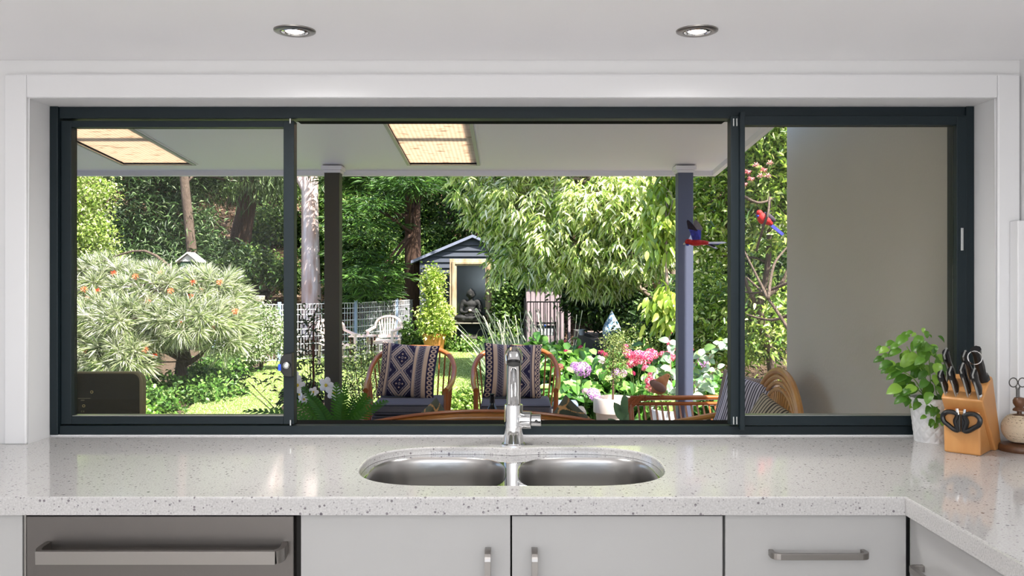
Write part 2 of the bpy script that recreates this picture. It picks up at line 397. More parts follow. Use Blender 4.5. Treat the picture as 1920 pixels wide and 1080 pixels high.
# tap
T = thing('tap', 'chrome mixer tap with upright spout and round side lever behind the sink', 'tap', (X(963,2.475), 2.475, .90))
MB().lathe([(.034,0),(.034,.003),(.031,.006),(.028,.006)], seg=32).build('base_ring', M['chrome'], T, smooth=True)
MB().lathe([(.0285,.005),(.0275,.03),(.0265,.112),(.0255,.115)], seg=36).build('body', M['chrome'], T, smooth=True)
sp = [(0,.0,.112),(0,-.018,.150),(0,-.052,.200),(0,-.088,.240),(0,-.112,.258),(0,-.132,.262)]
pt = smooth_path(sp, 6)
MB().tube(pt, [.0195+.001*i/len(pt) for i in range(len(pt))], 28).build('spout', M['chrome'], T, smooth=True)
MB().tube([(0,-.108,.262),(0,-.128,.268),(0,-.142,.262),(0,-.148,.250)], [.020,.0235,.0245,.0235], 32).build('spout_head', M['chrome'], T, smooth=True)
MB().tube([(0,-.1475,.251),(0,-.1505,.245)], [.0195,.0185], 24).build('aerator', M['black'], T, smooth=True)
MB().tube([(.018,-.006,.072),(.050,-.010,.072)], .0245, 28).build('valve_housing', M['chrome'], T, smooth=True, bevel=.002)
lv = MB().tube([(.050,-.010,.072),(.078,-.012,.072)], .0165, 28).build('lever', M['chrome'], T, smooth=True, bevel=.0015)
MB().tube([(.064,-.0275,.072),(.064,-.0295,.072)], .0045, 12).build('indicator', M['black'], lv)
# ------------------------------------------------------------------ base cabinets
def bar_handle(name, p0, p1, out, parent, sec=.012, stand=.03, mt=None, h=.014):
    p0, p1, out = Vector(p0), Vector(p1), Vector(out); t = (p1-p0).normalized()
    pts = smooth_path([p0, p0+out*stand*.75, p0+out*stand+t*.012], 4)+smooth_path([p1+out*stand-t*.012, p1+out*stand*.75, p1], 4)
    upv = out.cross(t)
    return MB().bar(pts, sec if abs(t.z) < .5 else h, h if abs(t.z) < .5 else sec, up=upv).build(name, mt or M['steel2'], parent, world=True, bevel=.0015)
FY = 1.91
def cab(name, label, x0, x1, fronts):
    t = thing(name, label, 'cabinet', ((x0+x1)/2, 2.2, 0))
    b = MB(); b.box(x0, x0+.016, FY+.02, 2.47, .1, .855); b.box(x1-.016, x1, FY+.02, 2.47, .1, .855); b.box(x0, x1, FY+.02, 2.47, .1, .116); b.box(x0, x1, 2.455, 2.47, .1, .855)
    b.box(x0, x1, FY+.06, FY+.08, 0, .1)
    b.build('carcass', M['carcass'], t, world=True)
    return t
c1 = cab('base_cabinet', 'white base cabinet end panel at far left beside the dishwasher', XL+.001, X(44,FY), 0)
MB().box(XL+.003, X(42,FY), FY, FY+.019, .103, .856).build('door', M['cab'], c1, world=True, bevel=.0015)
c2 = cab('base_cabinet', 'white two-door cabinet under the sink with upright steel handles', X(563,FY), X(1356,FY), 0)
d1 = MB().box(X(564,FY), X(957,FY), FY, FY+.019, .103, .856).build('door', M['cab'], c2, world=True, bevel=.0015)
d2 = MB().box(X(960,FY), X(1355,FY), FY, FY+.019, .103, .853).build('door', M['cab'], c2, world=True, bevel=.0015)
def sub(o, par):  # re-parent a mesh built in the thing's space one level down
    o.parent = par; return o
for px, dd in ((914.5, d1), (1002.5, d2)):
    sub(bar_handle('handle', (X(px,FY-.025),FY,.776), (X(px,FY-.025),FY,.62), (0,-1,0), c2, .013, .03, h=.016), dd)
c3 = cab('base_cabinet', 'white drawer cabinet in the corner with a horizontal steel handle', X(1358.5,FY), .872, 0)
zt_ = .856
for i, (z0, z1) in enumerate(((.60,.856),(.355,.597),(.103,.352))):
    dr = MB().box(X(1360,FY), .870, FY, FY+.019, z0, z1).build('drawer', M['cab'], c3, world=True, bevel=.0015)
    hz = z1-.083
    sub(bar_handle('handle', (X(1450,FY-.02),FY,hz), (X(1624,FY-.02),FY,hz), (0,-1,0), c3, .010, .03, h=.0135), dr)
c4 = thing('base_cabinet', 'white drawer cabinet of the right-hand worktop leg, seen edge on', 'cabinet', (1.16, 1.4, 0))
b = MB(); b.box(.895, 1.45, 1.0, 1.90, .1, .116); b.box(.895, 1.45, 1.88, 1.896, .1, .855); b.box(.895, 1.45, 1.0, 1.016, .1, .855); b.box(1.43,1.45,1.0,1.9,.1,.855); b.box(.94,.96,1.0,1.9,0,.1)
b.build('carcass', M['carcass'], c4, world=True)
for i, (z0, z1) in enumerate(((.60,.856),(.103,.597))):
    dr = MB().box(.875, .894, 1.002, 1.905, z0, z1).build('drawer', M['cab'], c4, world=True, bevel=.0015)
    sub(bar_handle('handle', (.875, 1.84, z1-.095), (.875, 1.52, z1-.095), (-1,0,0), c4, .010, .03, h=.0135), dr)
c5 = thing('base_cabinet', 'white cabinet of the right-hand worktop leg nearest the camera', 'cabinet', (1.16, .2, 0))
MB().box(.896, 1.45, -.59, .996, .1, .855).build('carcass', M['carcass'], c5, world=True)
for y0, y1 in ((-.59,.2),(.204,.998)): MB().box(.875, .894, y0, y1, .103, .856).build('door', M['cab'], c5, world=True, bevel=.0015)
# dishwasher
dw = thing('dishwasher', 'dark brushed steel dishwasher with a long bar handle left of the sink cabinet', 'dishwasher', (X(300,FY), 2.2, 0))
MB().box(X(51,FY), X(560,FY), FY+.022, 2.46, .02, .855).build('housing', M['darkgap'], dw, world=True)
dd = MB().box(X(51,FY), X(551.5,FY), FY-.004, FY+.02, .10, .8535).build('door', M['dwsteel'], dw, world=True, bevel=.002)
MB().box(X(46,FY), X(50,FY), FY-.002, FY+.02, .10, .856).build('side_strip', M['steel2'], dw, world=True)
hy = FY-.05; zz = Z(1045, hy)
hp = [(X(70,hy),FY-.004,zz+.006),(X(67,hy),hy+.018,zz+.002),(X(73,hy),hy+.002,zz),(X(90,hy),hy,zz),(X(300,hy),hy,zz),(X(496,hy),hy,zz),(X(515,hy),hy+.002,zz),(X(525,hy),hy+.018,zz+.002),(X(524,hy),FY-.004,zz+.006)]
sub(MB().bar(smooth_path(hp,5), .012, .028).build('handle', M['steel2'], dw, world=True, bevel=.003), dd)
# downlights
for i, (px, lab) in enumerate(((552.5, 'round steel downlight recessed in the ceiling, left of the tap'), (1307, 'round steel downlight recessed in the ceiling, right of the tap'))):
    dz = 2.003-ZC; d = dz*F_PX/(HZ-57); t = thing('downlight', lab, 'ceiling light', (X(px,d), d, 2.003), 0, 'ceiling downlights')
    MB().lathe([(.0525,-.0002),(.052,-.003),(.046,-.0055),(.036,-.005),(.034,-.0015)], seg=36).build('bezel', M['steel2'], t, smooth=True)
    MB().lathe([(.0335,-.001),(.033,-.005),(.028,-.006),(.026,-.003)], seg=36).build('gimbal_ring', M['chrome'], t, smooth=True)
    sl_ = bpy.data.lights.new('downlight_beam', 'SPOT'); sl_.energy = 50; sl_.spot_size = math.radians(165); sl_.spot_blend = 1; sl_.shadow_soft_size = .12; sl_.color = (1, .98, .95)
    so = bpy.data.objects.new('downlight_beam', sl_); C.objects.link(so); so.location = (t.location.x, t.location.y, 1.985)
    MB().lathe([(.0255,-.0022),(.018,-.0045),(.001,-.005)], seg=28).build('lamp', M['lamp'], t, smooth=True)
# ------------------------------------------------------------------ things on the worktop
# basil
pc = Vector((1.228, 2.535, .90))
B = thing('potted_basil', 'green basil plant in a white lattice-patterned pot beside the knife block', 'potted plant', pc)
n, m_ = 144, 52; vs_, fs = [], []
for j in range(m_+1):
    z = .128*j/m_; r0 = .0455+.0145*j/m_
    for k in range(n):
        a = 2*PI*k/n; u = a/(2*PI)*12; v = z/.128*4
        h = min(abs(((u+v) % 1)-.5), abs(((u-v) % 1)-.5))*2
        r = r0-.0017*(1-min(1, h*1.6))*(0 if j in (0, m_) else 1)+.0012
        vs_.append((r*math.cos(a), r*math.sin(a), z))
for j in range(m_):
    for k in range(n): fs.append((j*n+k, j*n+(k+1) % n, (j+1)*n+(k+1) % n, (j+1)*n+k))
base = len(vs_)
for (r, z) in ((.057,.128),(.056,.12),(.054,.11)):
    for k in range(n): vs_.append((r*math.cos(2*PI*k/n), r*math.sin(2*PI*k/n), z))
for s0, s1 in ((m_*n, base), (base, base+n), (base+n, base+2*n)):
    for k in range(n): fs.append((s0+k, s0+(k+1) % n, s1+(k+1) % n, s1+k))
fs.append(tuple(range(n))[::-1])
MB().add(vs_, fs).build('pot', mat('white_ceramic', (226,226,228), .3), B)
MB().lathe([(.054,.108),(.001,.112)], seg=20).build('soil', mat('potting_soil', (52,38,28), .95, bump=(90,1)), B)
def leaf_mesh(name, L, Wd, mt, curl=.25, fold=.25, seg=6, wavy=0):
    vs_, fs = [], []
    for i in range(seg+1):
        t = i/seg; wd = Wd*math.sin(PI*min(1, t**.8*.97+.02))**.75 if 0 < i < seg else .0004
        y = L*math.sin(t*curl*2)/(curl*2); z = -L*(1-math.cos(t*curl*2))/(curl*2)
        up = wd*fold
        vs_ += [(-wd, y, z+up), (-wd*.5, y, z+up*.75), (0, y, z), (wd*.5, y, z+up*.75), (wd, y, z+up)]
    for i in range(seg):
        for k in range(4): fs.append((i*5+k, i*5+k+1, (i+1)*5+k+1, (i+1)*5+k))
    me = bpy.data.meshes.new(name); me.from_pydata(vs_, [], fs); me.materials.append(mt)
    me.polygons.foreach_set('use_smooth', [True]*len(me.polygons)); return me
def simple_leaf_mat(name, col, col2, trans=.3, rough=.35):
    m = mat(name, col, rough, noise=(30, col2, 1)); n = m.node_tree.nodes; L = m.node_tree.links; b = n['Principled BSDF']
    t = n.new('ShaderNodeBsdfTranslucent'); t.inputs[0].default_value = lin(col2)+(1,); mx = n.new('ShaderNodeMixShader'); mx.inputs[0].default_value = trans
    L.new(b.outputs[0], mx.inputs[1]); L.new(t.outputs[0], mx.inputs[2]); L.new(mx.outputs[0], n['Material Output'].inputs[0]); return m
bmats = [simple_leaf_mat('basil_leaf_a', (78,122,36), (110,158,54)), simple_leaf_mat('basil_leaf_b', (60,104,30), (84,132,44)), simple_leaf_mat('basil_leaf_c', (124,168,60), (146,186,76))]
bme = [leaf_mesh('basil_leaf', .050, .0155, bmats[i], .45, .3) for i in range(3)]
def place_leaf(me, loc, dirv, nrm, s, parent, name='leaf'):
    d = Vector(dirv).normalized(); nn = Vector(nrm)-d*Vector(nrm).dot(d)
    nn = nn.normalized() if nn.length > 1e-4 else d.orthogonal().normalized()
    x = d.cross(nn); R = Matrix((x, d, nn)).transposed()
    o = bpy.data.objects.new(name, me); C.objects.link(o); o.parent = parent
    o.matrix_local = Matrix.Translation(loc) @ R.to_4x4() @ Matrix.Scale(s, 4); return o
rb = random.Random(5)
spots = [(1700,640,1.0),(1690,665,.95),(1722,650,1),(1714,675,1.2),(1742,655,.9),(1674,690,1.0),(1668,665,.7),(1695,700,1),(1730,640,.9),(1712,632,.5),
 (1728,700,1),(1706,718,1.2),(1748,690,.8),(1760,700,.8),(1690,735,1.1),(1718,735,1),(1742,725,1.1),(1758,735,.9),(1700,755,.9),(1735,755,1),(1752,770,.9),(1764,790,.7),
 (1725,765,.7),(1745,745,.9),(1680,700,.8),(1732,680,.8),(1755,712,.8),(1770,745,.8),(1716,690,1.1),(1738,705,.8),(1765,765,.7),(1709,740,.8),(1746,785,.6),(1750,655,.8),(1738,668,.9),(1757,690,.9),(1763,715,.9),(1748,760,.9),(1733,790,.6),(1758,775,.8),(1684,655,.6),(1736,630,.5)]
stems = [(1700,650),(1740,650),(1680,690),(1758,705),(1700,735),(1748,760),(1725,690)]
sm = MB(); top = Vector((0,0,.11))
for i, (px, py) in enumerate(stems):
    e = P(px, py, 2.50+rb.uniform(-.03,.02))-pc
    sm.tube(smooth_path([top+Vector((rb.uniform(-.02,.02), rb.uniform(-.02,.02), 0)), (top+e)/2+Vector((0,0,.02)), e], 5), .0016, 5)
sm.build('stems', simple_leaf_mat('basil_stem', (110,150,60), (130,165,80), .1), B)
for rep in range(4):
    for (px, py, s) in spots:
        if rep == 2 and rb.random() < .4: continue
        l = P(px+rb.uniform(-6,6)*rep, py-10+rb.uniform(-5,5)*rep, 2.495+rb.uniform(-.045,.03)+.022*rep)-pc
        if l.z < .10 and abs(l.x) < .06: l.y = min(l.y, -.058-.01*rb.random())
        out = Vector((l.x*2.2+rb.uniform(-.05,.05), -.07+rb.uniform(-.04,.04), -.045+rb.uniform(-.05,.03)))
        place_leaf(bme[rb.choice((0,0,1,1,2) if py > 680 else (0,0,2,1))], l, out, (rb.uniform(-.5,.5), -.7, .8), s*.95*(1 if rep < 1 else .75), B)
# knife block
KR = -math.radians(43); KL = Vector((1.262, 2.385, .90))
K = thing('knife_block', 'beech knife block leaning forward on its foot beside the basil', 'knife block', KL, KR)
wood = mat('beech_wood', (214,158,98), .38, noise=(5,(196,134,74),1), stretch=(6,1,1))
hw = .052
pr = [(.050,0),(-.078,.150),(-.071,.156),(.008,.210),(.020,.203),(.112,0)]
MB().prism([Vector((-hw, y, z)) for y, z in pr], (0,0,0), (2*hw,0,0)).build('block', wood, K, bevel=.004, weld=True)
ft = [(-.052,0),(.06,0),(.0,.09),(-.052,.128)]
MB().prism([Vector((-hw+.002, y, z)) for y, z in [(-.058,0),(.05,0),(-.035,.105),(-.066,.120)]], (0,0,0), (2*hw-.012,0,0)).build('foot', wood, K, bevel=.005, weld=True)
ax = Vector((0, -.124, .150)).normalized(); tn = Vector((0,.086,.060)).normalized()
blk = M['black']
def knife(u, v, L, wd, label, parent=None):
    "u across (-1..1), v 0 front..1 back of slanted top"
    base = Vector((u*hw, -.069+v*.076, .156+v*.053)); t = thing('kitchen_knife', label, 'knife', (0,0,0), 0, 'knives in the knife block')
    t.location = KL+Matrix.Rotation(KR,3,'Z') @ base; t.rotation_euler = (0,0,KR)
    b = MB(); n = 7; pts = []
    for i in range(n): pts.append(ax*(.012+(L-.012)*i/(n-1))+tn*(.004*math.sin(i*1.1)))
    b2 = MB(); xx = Vector((1,0,0)); vs_ = []
    for i, p in enumerate(pts):
        f = (.0085, .0115, .0110, .0100, .0105, .0125, .0110)[i]*wd; g = (.0070,.0088,.0092,.0092,.0092,.0096,.0082)[i]
        for a in range(10):
            an = 2*PI*a/10; vs_.append(p+tn*f*math.cos(an)+xx*g*math.sin(an))
    fs = [(i*10+k, i*10+(k+1) % 10, (i+1)*10+(k+1) % 10, (i+1)*10+k) for i in range(n-1) for k in range(10)]+[tuple(range(10))[::-1], tuple(range(60,70))]
    b2.add(vs_, fs).build('handle', blk, t, smooth=True, bevel=0)
    s = MB(); pp = [tn*(.0126*wd)]; 
    s.bar([ax*(-.0) , ax*.02, ax*.06, ax*(L+.001)], .0040, .0280*wd, up=tn).build('tang', M['bare_alu'], t)
    MB().ell(ax*.004, (.0062,.0085,.010), seg=10, rings=6).build('bolster', M['chrome'], t, smooth=True)
    bl = MB().box(-.0008, .0008, -.009, .009, -.09, .004, Matrix.Rotation(math.atan2(.124,.150),3,'X')).build('blade', M['steel2'], t)
    return t
for u, v, L, wd, lab in ((-.82,.10,.078,.8,'black-handled knife, leftmost of the front row in the block'), (-.30,.10,.092,.9,'black-handled knife, second from left in the front row'),
    (.28,.12,.105,1.0,'black-handled knife, third from left in the front row'), (.80,.08,.092,1.0,'black-handled knife, rightmost of the front row above the shears'),
    (-.68,.62,.115,1.1,'tall black-handled knife at the back left of the block'), (.12,.75,.100,1.0,'black-handled knife in the back row beside the sharpening steel')):
    knife(u, v, L, wd, lab)
ss = thing('sharpening_steel', 'black-handled sharpening steel with a hanging ring at the back of the block', 'sharpening steel', KL+Matrix.Rotation(KR,3,'Z') @ Vector((.66*hw, -.006, .201)), KR)
MB().tube([Vector((0,0,0))-ax*.002, ax*.012, ax*.02, ax*.05, ax*.092, ax*.112], [.017,.017,.011,.0125,.011,.014], 8).build('handle', blk, ss, smooth=True)
ring = [ax*.100+tn*(-.012)+Vector((.0175*math.cos(a), 0, .0))+Vector((0,-.004,.0175*math.sin(a)-.006)) for a in [2*PI*k/24 for k in range(25)]]
MB().tube(ring, .0014, 6, caps=False).build('ring', M['chrome'], ss, smooth=True)
# shears on the front of the block
sh = thing('kitchen_shears', 'black-handled kitchen shears hanging on the front of the knife block', 'scissors', KL+Matrix.Rotation(KR,3,'Z') @ Vector((-.002,-.0735,.090)), KR)
for s in (-1, 1):
    lp = [(.008,.018),(.020,.023),(.036,.022),(.046,.011),(.043,-.004),(.032,-.013),(.018,-.023),(.008,-.024),(.011,-.012),(.014,.000),(.010,.010)]
    path = smooth_path([Vector((s*x, 0, z)) for x, z in lp]+[Vector((s*lp[0][0],0,lp[0][1]))], 4)
    MB().tube(path, .0066, 8, caps=False).build('handle', blk, sh, smooth=True)
    MB().box(min(s*.001,s*.011), max(s*.001,s*.011), -.0035, .0035, -.028, .02).build('shank', blk, sh, bevel=.002)
    MB().box(min(s*.002,s*.009), max(s*.002,s*.009), -.004, .002, .018, .036, Matrix.Rotation(s*.12,3,'Y')).build('blade_root', M['chrome'], sh, bevel=.0015)
# twine
tw = thing('twine_stand', 'turned wooden stand holding a ball of cream twine at the right edge', 'twine', (1.402, 2.392, .90))
dk = mat('dark_turned_wood', (112,76,52), .4, noise=(20,(84,54,36),1), stretch=(4,4,1))
MB().lathe([(.052,0),(.054,.004),(.054,.013),(.050,.018),(.030,.021),(.006,.021),(.006,.108),(.0165,.110),(.0165,.114),(.010,.120),(.016,.130),(.0165,.138),(.012,.146),(.003,.148)], seg=36).build('stand', dk, tw, smooth=True)
ball = MB(); cz = .062
ball.ell((0,0,cz), (.0415,.0415,.0395), seg=24, rings=14)
ball.build('twine_core', mat('twine_core', (132,104,82), .9), tw, smooth='all')
tb = MB(); rr = random.Random(3)
for k in range(84):
    tilt = (.42+.2*(k % 4))*(1 if k % 2 else -1); az = 2*PI*k/84*1.0
    R = Matrix.Rotation(az,3,'Z') @ Matrix.Rotation(tilt+PI/2*.0,3,'X')
    rad = .043+.0008*(k % 3); pts = []
    for q in range(25):
        a = 2*PI*q/24; p = R @ Vector((rad*math.cos(a), rad*math.sin(a), 0)); p.z *= .95; pts.append(p+Vector((0,0,cz)))
    tb.tube(pts, .00115, 4, caps=False)
for k in range(7):
    z = (k-3)*.0022; rad = math.sqrt(.0445**2-z*z); tb.tube([(rad*math.cos(2*PI*q/32), rad*math.sin(2*PI*q/32), cz+z) for q in range(33)], .0012, 4, caps=False)
tag(tb.build('twine_winding', mat('cream_twine', (226,208,182), .8), tw, smooth='all'), kind='stuff')
sc = thing('scissors', 'small old grey iron scissors standing in the top of the twine stand', 'scissors', (1.398, 2.392, 1.046))
iron = mat('old_iron', (92,90,88), .4, .8)
for s in (-1, 1):
    rg = [(s*.0125+.0115*math.cos(2*PI*q/20), 0, .042+.0125*math.sin(2*PI*q/20)) for q in range(21)]
    MB().tube(rg, .0016, 6, caps=False).build('finger_ring', iron, sc, smooth=True)
    MB().tube([(s*.006,0,.032),(s*.002,0,.022),(s*.002,0,-.01)], [.0018,.003,.003], 6).build('shank', iron, sc, smooth=True)
# ================================================================== OUTDOORS: structure
def roof_z(d): return 2.046+.082*(5.15-d)
PS = bpy.data.objects.new('patio_roof', None); C.objects.link(PS); struct(PS)
sk = [(-2.31, -1.90), (-.607, -.208)]; ya, yb = 2.74, 5.34; sy0, sy1 = 2.95, 5.15
b = MB(); TH = .012
def slab(b, x0, x1, y0, y1, dz0=0, dz1=.012):
    b.add([(x0,y0,roof_z(y0)+dz0),(x1,y0,roof_z(y0)+dz0),(x1,y1,roof_z(y1)+dz0),(x0,y1,roof_z(y1)+dz0),
           (x0,y0,roof_z(y0)+dz1),(x1,y0,roof_z(y0)+dz1),(x1,y1,roof_z(y1)+dz1),(x0,y1,roof_z(y1)+dz1)],
          [(0,3,2,1),(4,5,6,7),(0,1,5,4),(1,2,6,5),(2,3,7,6),(3,0,4,7)])
xs = [-4.2, sk[0][0], sk[0][1], sk[1][0], sk[1][1], 1.235]
for i in (0, 2, 4): slab(b, xs[i], xs[i+1], ya, yb)
for i in (1, 3): slab(b, xs[i], xs[i+1], ya, sy0); slab(b, xs[i], xs[i+1], sy1, yb)
b.build('soffit', M['soffit'], PS)
b = MB()
for i in (0, 2, 4): slab(b, xs[i], xs[i+1], ya, yb, .055, .085)
for i in (1, 3): slab(b, xs[i], xs[i+1], ya, sy0, .055, .085); slab(b, xs[i], xs[i+1], sy1, yb, .055, .085)
b.build('roof_sheet', mat('roof_sheet_paint', (128,128,124), .5), PS)
b = MB(); slab(b, -4.2, 1.26, yb, yb+.025, -.03, .09); b.build('front_fascia', M['soffit'], PS)
b = MB(); slab(b, 1.235, 1.262, ya, yb, -.03, .09); b.build('side_fascia', M['soffit'], PS)
for x0, x1 in sk:
    b = MB(); slab(b, x0, x1, sy0, sy1, .010, .014); b.build('skylight_sheet', M['poly'], PS)
    b = MB(); slab(b, x0-.018, x0, sy0, sy1, -.006, .009); slab(b, x1, x1+.018, sy0, sy1, -.006, .009); slab(b, x0-.018, x1+.018, sy1, sy1+.012, -.006, .009)
    b.build('skylight_frame', M['bare_alu'] if 0 else mat('frame_paint', (176,178,172), .5), PS)
    b = MB(); slab(b, x1+.026, x1+.034, sy0, sy1, -.006, .0); b.build('cover_strip', M['soffit'], PS)
    b = MB(); slab(b, x0-.1, x1+.1, 4.50, 4.55, .10, .15); b.build('roof_batten', M['post'], PS)
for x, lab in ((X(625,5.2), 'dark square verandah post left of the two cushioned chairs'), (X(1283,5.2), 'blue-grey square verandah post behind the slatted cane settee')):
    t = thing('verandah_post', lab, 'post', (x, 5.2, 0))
    MB().box(-.045, .045, -.045, .045, 0, roof_z(5.2)-.018).build('shaft', M['post'] if x > 0 else mat('dark_olive_post', (58,54,44), .5), t, bevel=.003)  # matching posts; left one toned darker olive, right one blue-grey
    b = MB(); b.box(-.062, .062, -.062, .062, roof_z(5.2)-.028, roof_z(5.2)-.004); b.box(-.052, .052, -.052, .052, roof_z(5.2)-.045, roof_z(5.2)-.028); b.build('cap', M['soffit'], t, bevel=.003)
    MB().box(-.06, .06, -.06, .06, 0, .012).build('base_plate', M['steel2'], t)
struct(MB().box(1.45, 1.62, 2.735, 4.57, 0, 2.9).build('wall_patio', M['cream_wall'], bevel=.004))
struct(MB().box(-6, 1.62, 2.731, 5.9, -.08, 0).build('patio_floor', mat('patio_paving', (222,222,226), .8, noise=(6,(206,206,210),1))))
# house mass above the kitchen so that the sun meets a real roof
hr = MB(); hr.box(-7, 2.1, -4.5, 2.74, 2.52, 2.62); struct(hr.build('house_eave', M['soffit']))
# terrain
def gz(x, y):
    s = max(0, y-17.0-.12*max(0, x+1.5)); z = .44*s
    z += .06*math.sin(x*1.3+y*.7)*min(1, s)
    return z
nx, ny = 90, 90; xs_ = np.linspace(-26, 20, nx); ys_ = np.concatenate([np.linspace(5.0, 16.8, 20), np.linspace(17, 44, ny-20)])
V = [(x, y, gz(x, y)-.012) for y in ys_ for x in xs_]
Fc = [(j*nx+i, j*nx+i+1, (j+1)*nx+i+1, (j+1)*nx+i) for j in range(ny-1) for i in range(nx-1)]
mulch = mat('leaf_litter_ground', (74,60,46), .95, noise=(9,(112,92,72),.7), bump=(30,1.0), bdist=.08)
struct(MB().add(V, Fc).build('ground', mulch, smooth='all'))
lawn_pts = [(-2.6,6.0),(-3.26,8.5),(-3.58,10.3),(-3.72,11.9),(-3.9,14.0),(-3.7,14.6),(-2.4,16.0),(-.5,15.9),(-.40,13),(-.25,10),(-.1,7.5),(.1,6.0)]
grass = mat('lawn_turf', (92,124,52), .9, noise=(30,(142,164,84),1), bump=(140,1), bdist=.02)
MBl = MB().prism([Vector((x,y,0)) for x,y in lawn_pts], (0,0,-.01), (0,0,.02)); struct(MBl.build('lawn', grass))
# raised bed, retaining wall and path on the right
rt = mat('dark_concrete', (58,56,56), .9, noise=(5,(78,76,74),1), bump=(20,.4))
b = MB(); b.add([(1.07,15.1,0),(1.17,15.1,0),(1.40,9.2,0),(1.30,9.2,0),(1.07,15.1,.45),(1.17,15.1,.45),(1.40,9.2,.45),(1.30,9.2,.45)], [(0,3,2,1),(4,5,6,7),(0,1,5,4),(1,2,6,5),(2,3,7,6),(3,0,4,7)])
struct(b.build('retaining_wall', rt))
b = MB(); b.add([(1.17,15.1,0),(9,15.1,0),(9,9.2,0),(1.40,9.2,0),(1.17,15.1,.42),(9,15.1,.42),(9,9.2,.42),(1.40,9.2,.42)], [(0,3,2,1),(4,5,6,7),(0,1,5,4),(1,2,6,5),(2,3,7,6),(3,0,4,7)])
rbd = struct(b.build('raised_bed', mulch))
pv = mat('pink_paver', (172,150,138), .85, noise=(8,(150,132,120),1), bump=(40,.4))
for i in range(6):
    x0 = 1.24+.02*i-.0; y0 = 14.6-.62*i
    MB().box(x0, x0+.5, y0-.57, y0, .42, .45, Matrix.Rotation(0,3,'Z')).build('paver', pv, rbd, bevel=.008)
# ------------------------------------------------------------------ foliage tools
rng = np.random.default_rng(11)
def unit(v): return v/np.maximum(np.linalg.norm(v, axis=-1, keepdims=True), 1e-9)
def np_obj(name, V, F, cols, m, parent=None, kind=None):
    me = bpy.data.meshes.new(name); nv, nf = len(V), len(F); k = F.shape[1]
    me.vertices.add(nv); me.vertices.foreach_set('co', V.astype(np.float32).ravel())
    me.loops.add(nf*k); me.loops.foreach_set('vertex_index', F.astype(np.int32).ravel())
    me.polygons.add(nf); me.polygons.foreach_set('loop_start', np.arange(0, nf*k, k, dtype=np.int32)); me.polygons.foreach_set('loop_total', np.full(nf, k, dtype=np.int32))
    me.update(calc_edges=True)
    if cols is not None:
        a = me.color_attributes.new('col', 'FLOAT_COLOR', 'POINT'); a.data.foreach_set('color', np.concatenate([cols, np.ones((nv,1))], 1).astype(np.float32).ravel())
    me.materials.append(m); o = bpy.data.objects.new(name, me); C.objects.link(o)
    if parent is not None: o.parent = parent
    if kind: o['kind'] = kind
    return o
def leaf_arrays(pos, dirs, L, Wd, cols, fold=.25, droop=.25, up=None, fine=False):
    N = len(pos); d = unit(dirs); r = rng.normal(size=(N,3)); r[:,2] = np.abs(r[:,2])+.5
    r[:,1] -= .25
    if up is not None: r = r*.4+up
    nn = unit(r-d*np.sum(r*d,1,keepdims=True)); x = np.cross(d, nn)
    L = np.broadcast_to(L, N)[:,None]; Wd = np.broadcast_to(Wd, N)[:,None]
    mid = pos+d*L*.45
    tip = pos+d*L-np.array([0,0,1])*L*droop
    Lf = mid-x*Wd*.5+nn*Wd*fold; Rt = mid+x*Wd*.5+nn*Wd*fold
    if fine:
        a = pos+d*L*.24; b_ = pos+d*L*.70-np.array([0,0,1])*L*droop*.35
        V = np.stack([pos, a+x*Wd*.42+nn*Wd*fold, b_+x*Wd*.36+nn*Wd*fold*.8, tip, b_-x*Wd*.36+nn*Wd*fold*.8, a-x*Wd*.42+nn*Wd*fold], 1).reshape(-1,3)
        i = np.arange(N)[:,None]*6
        F = np.concatenate([i+np.array([t]) for t in ([0,1,2],[0,2,3],[0,3,4],[0,4,5])], 0)
        return V, F, np.repeat(cols, 6, 0)
    V = np.stack([pos, Rt, tip, Lf], 1).reshape(-1,3)
    i = np.arange(N)[:,None]*4
    F = np.concatenate([i+np.array([[0,1,2]]), i+np.array([[0,2,3]])], 0)
    return V, F, np.repeat(cols, 4, 0)
def palette(N, pal, w=None, var=.18, key=None):
    P_ = np.array([lin(c) for c in pal]); w = np.array(w if w else [1]*len(pal), float); w /= w.sum()
    idx = rng.choice(len(pal), N, p=w); c = P_[idx]*(1+rng.normal(0, var, (N,1))).clip(.45,1.7)
    return c.clip(0,1)
LM = leaf_mat('foliage', .30); LMg = leaf_mat('glossy_foliage', .25, .30, .8); LMn = leaf_mat('needle_foliage', .22, .5, .4)
bark = mat('grey_bark', (112,96,84), .9, noise=(6,(78,64,54),1), stretch=(3,3,.6), bump=(24,.9), bdist=.03)
bark_br = mat('brown_fibrous_bark', (108,82,64), .95, noise=(14,(66,46,36),1), stretch=(3,3,.25), bump=(30,1), bdist=.04)
twig = mat('pale_twig', (160,142,126), .8, noise=(9,(112,94,80),1))
def blobs_sample(blobs, n, surf=.55):
    vol = np.array([b_[3]*b_[4]*b_[5] for b_ in blobs])**.67; vol /= vol.sum(); k = rng.choice(len(blobs), n, p=vol)
    Bc = np.array([b_[:3] for b_ in blobs])[k]; Br = np.array([b_[3:6] for b_ in blobs])[k]
    d = unit(rng.normal(size=(n,3))); r = (surf+(1-surf)*rng.random((n,1))**.6)
    return Bc+d*Br*r, d
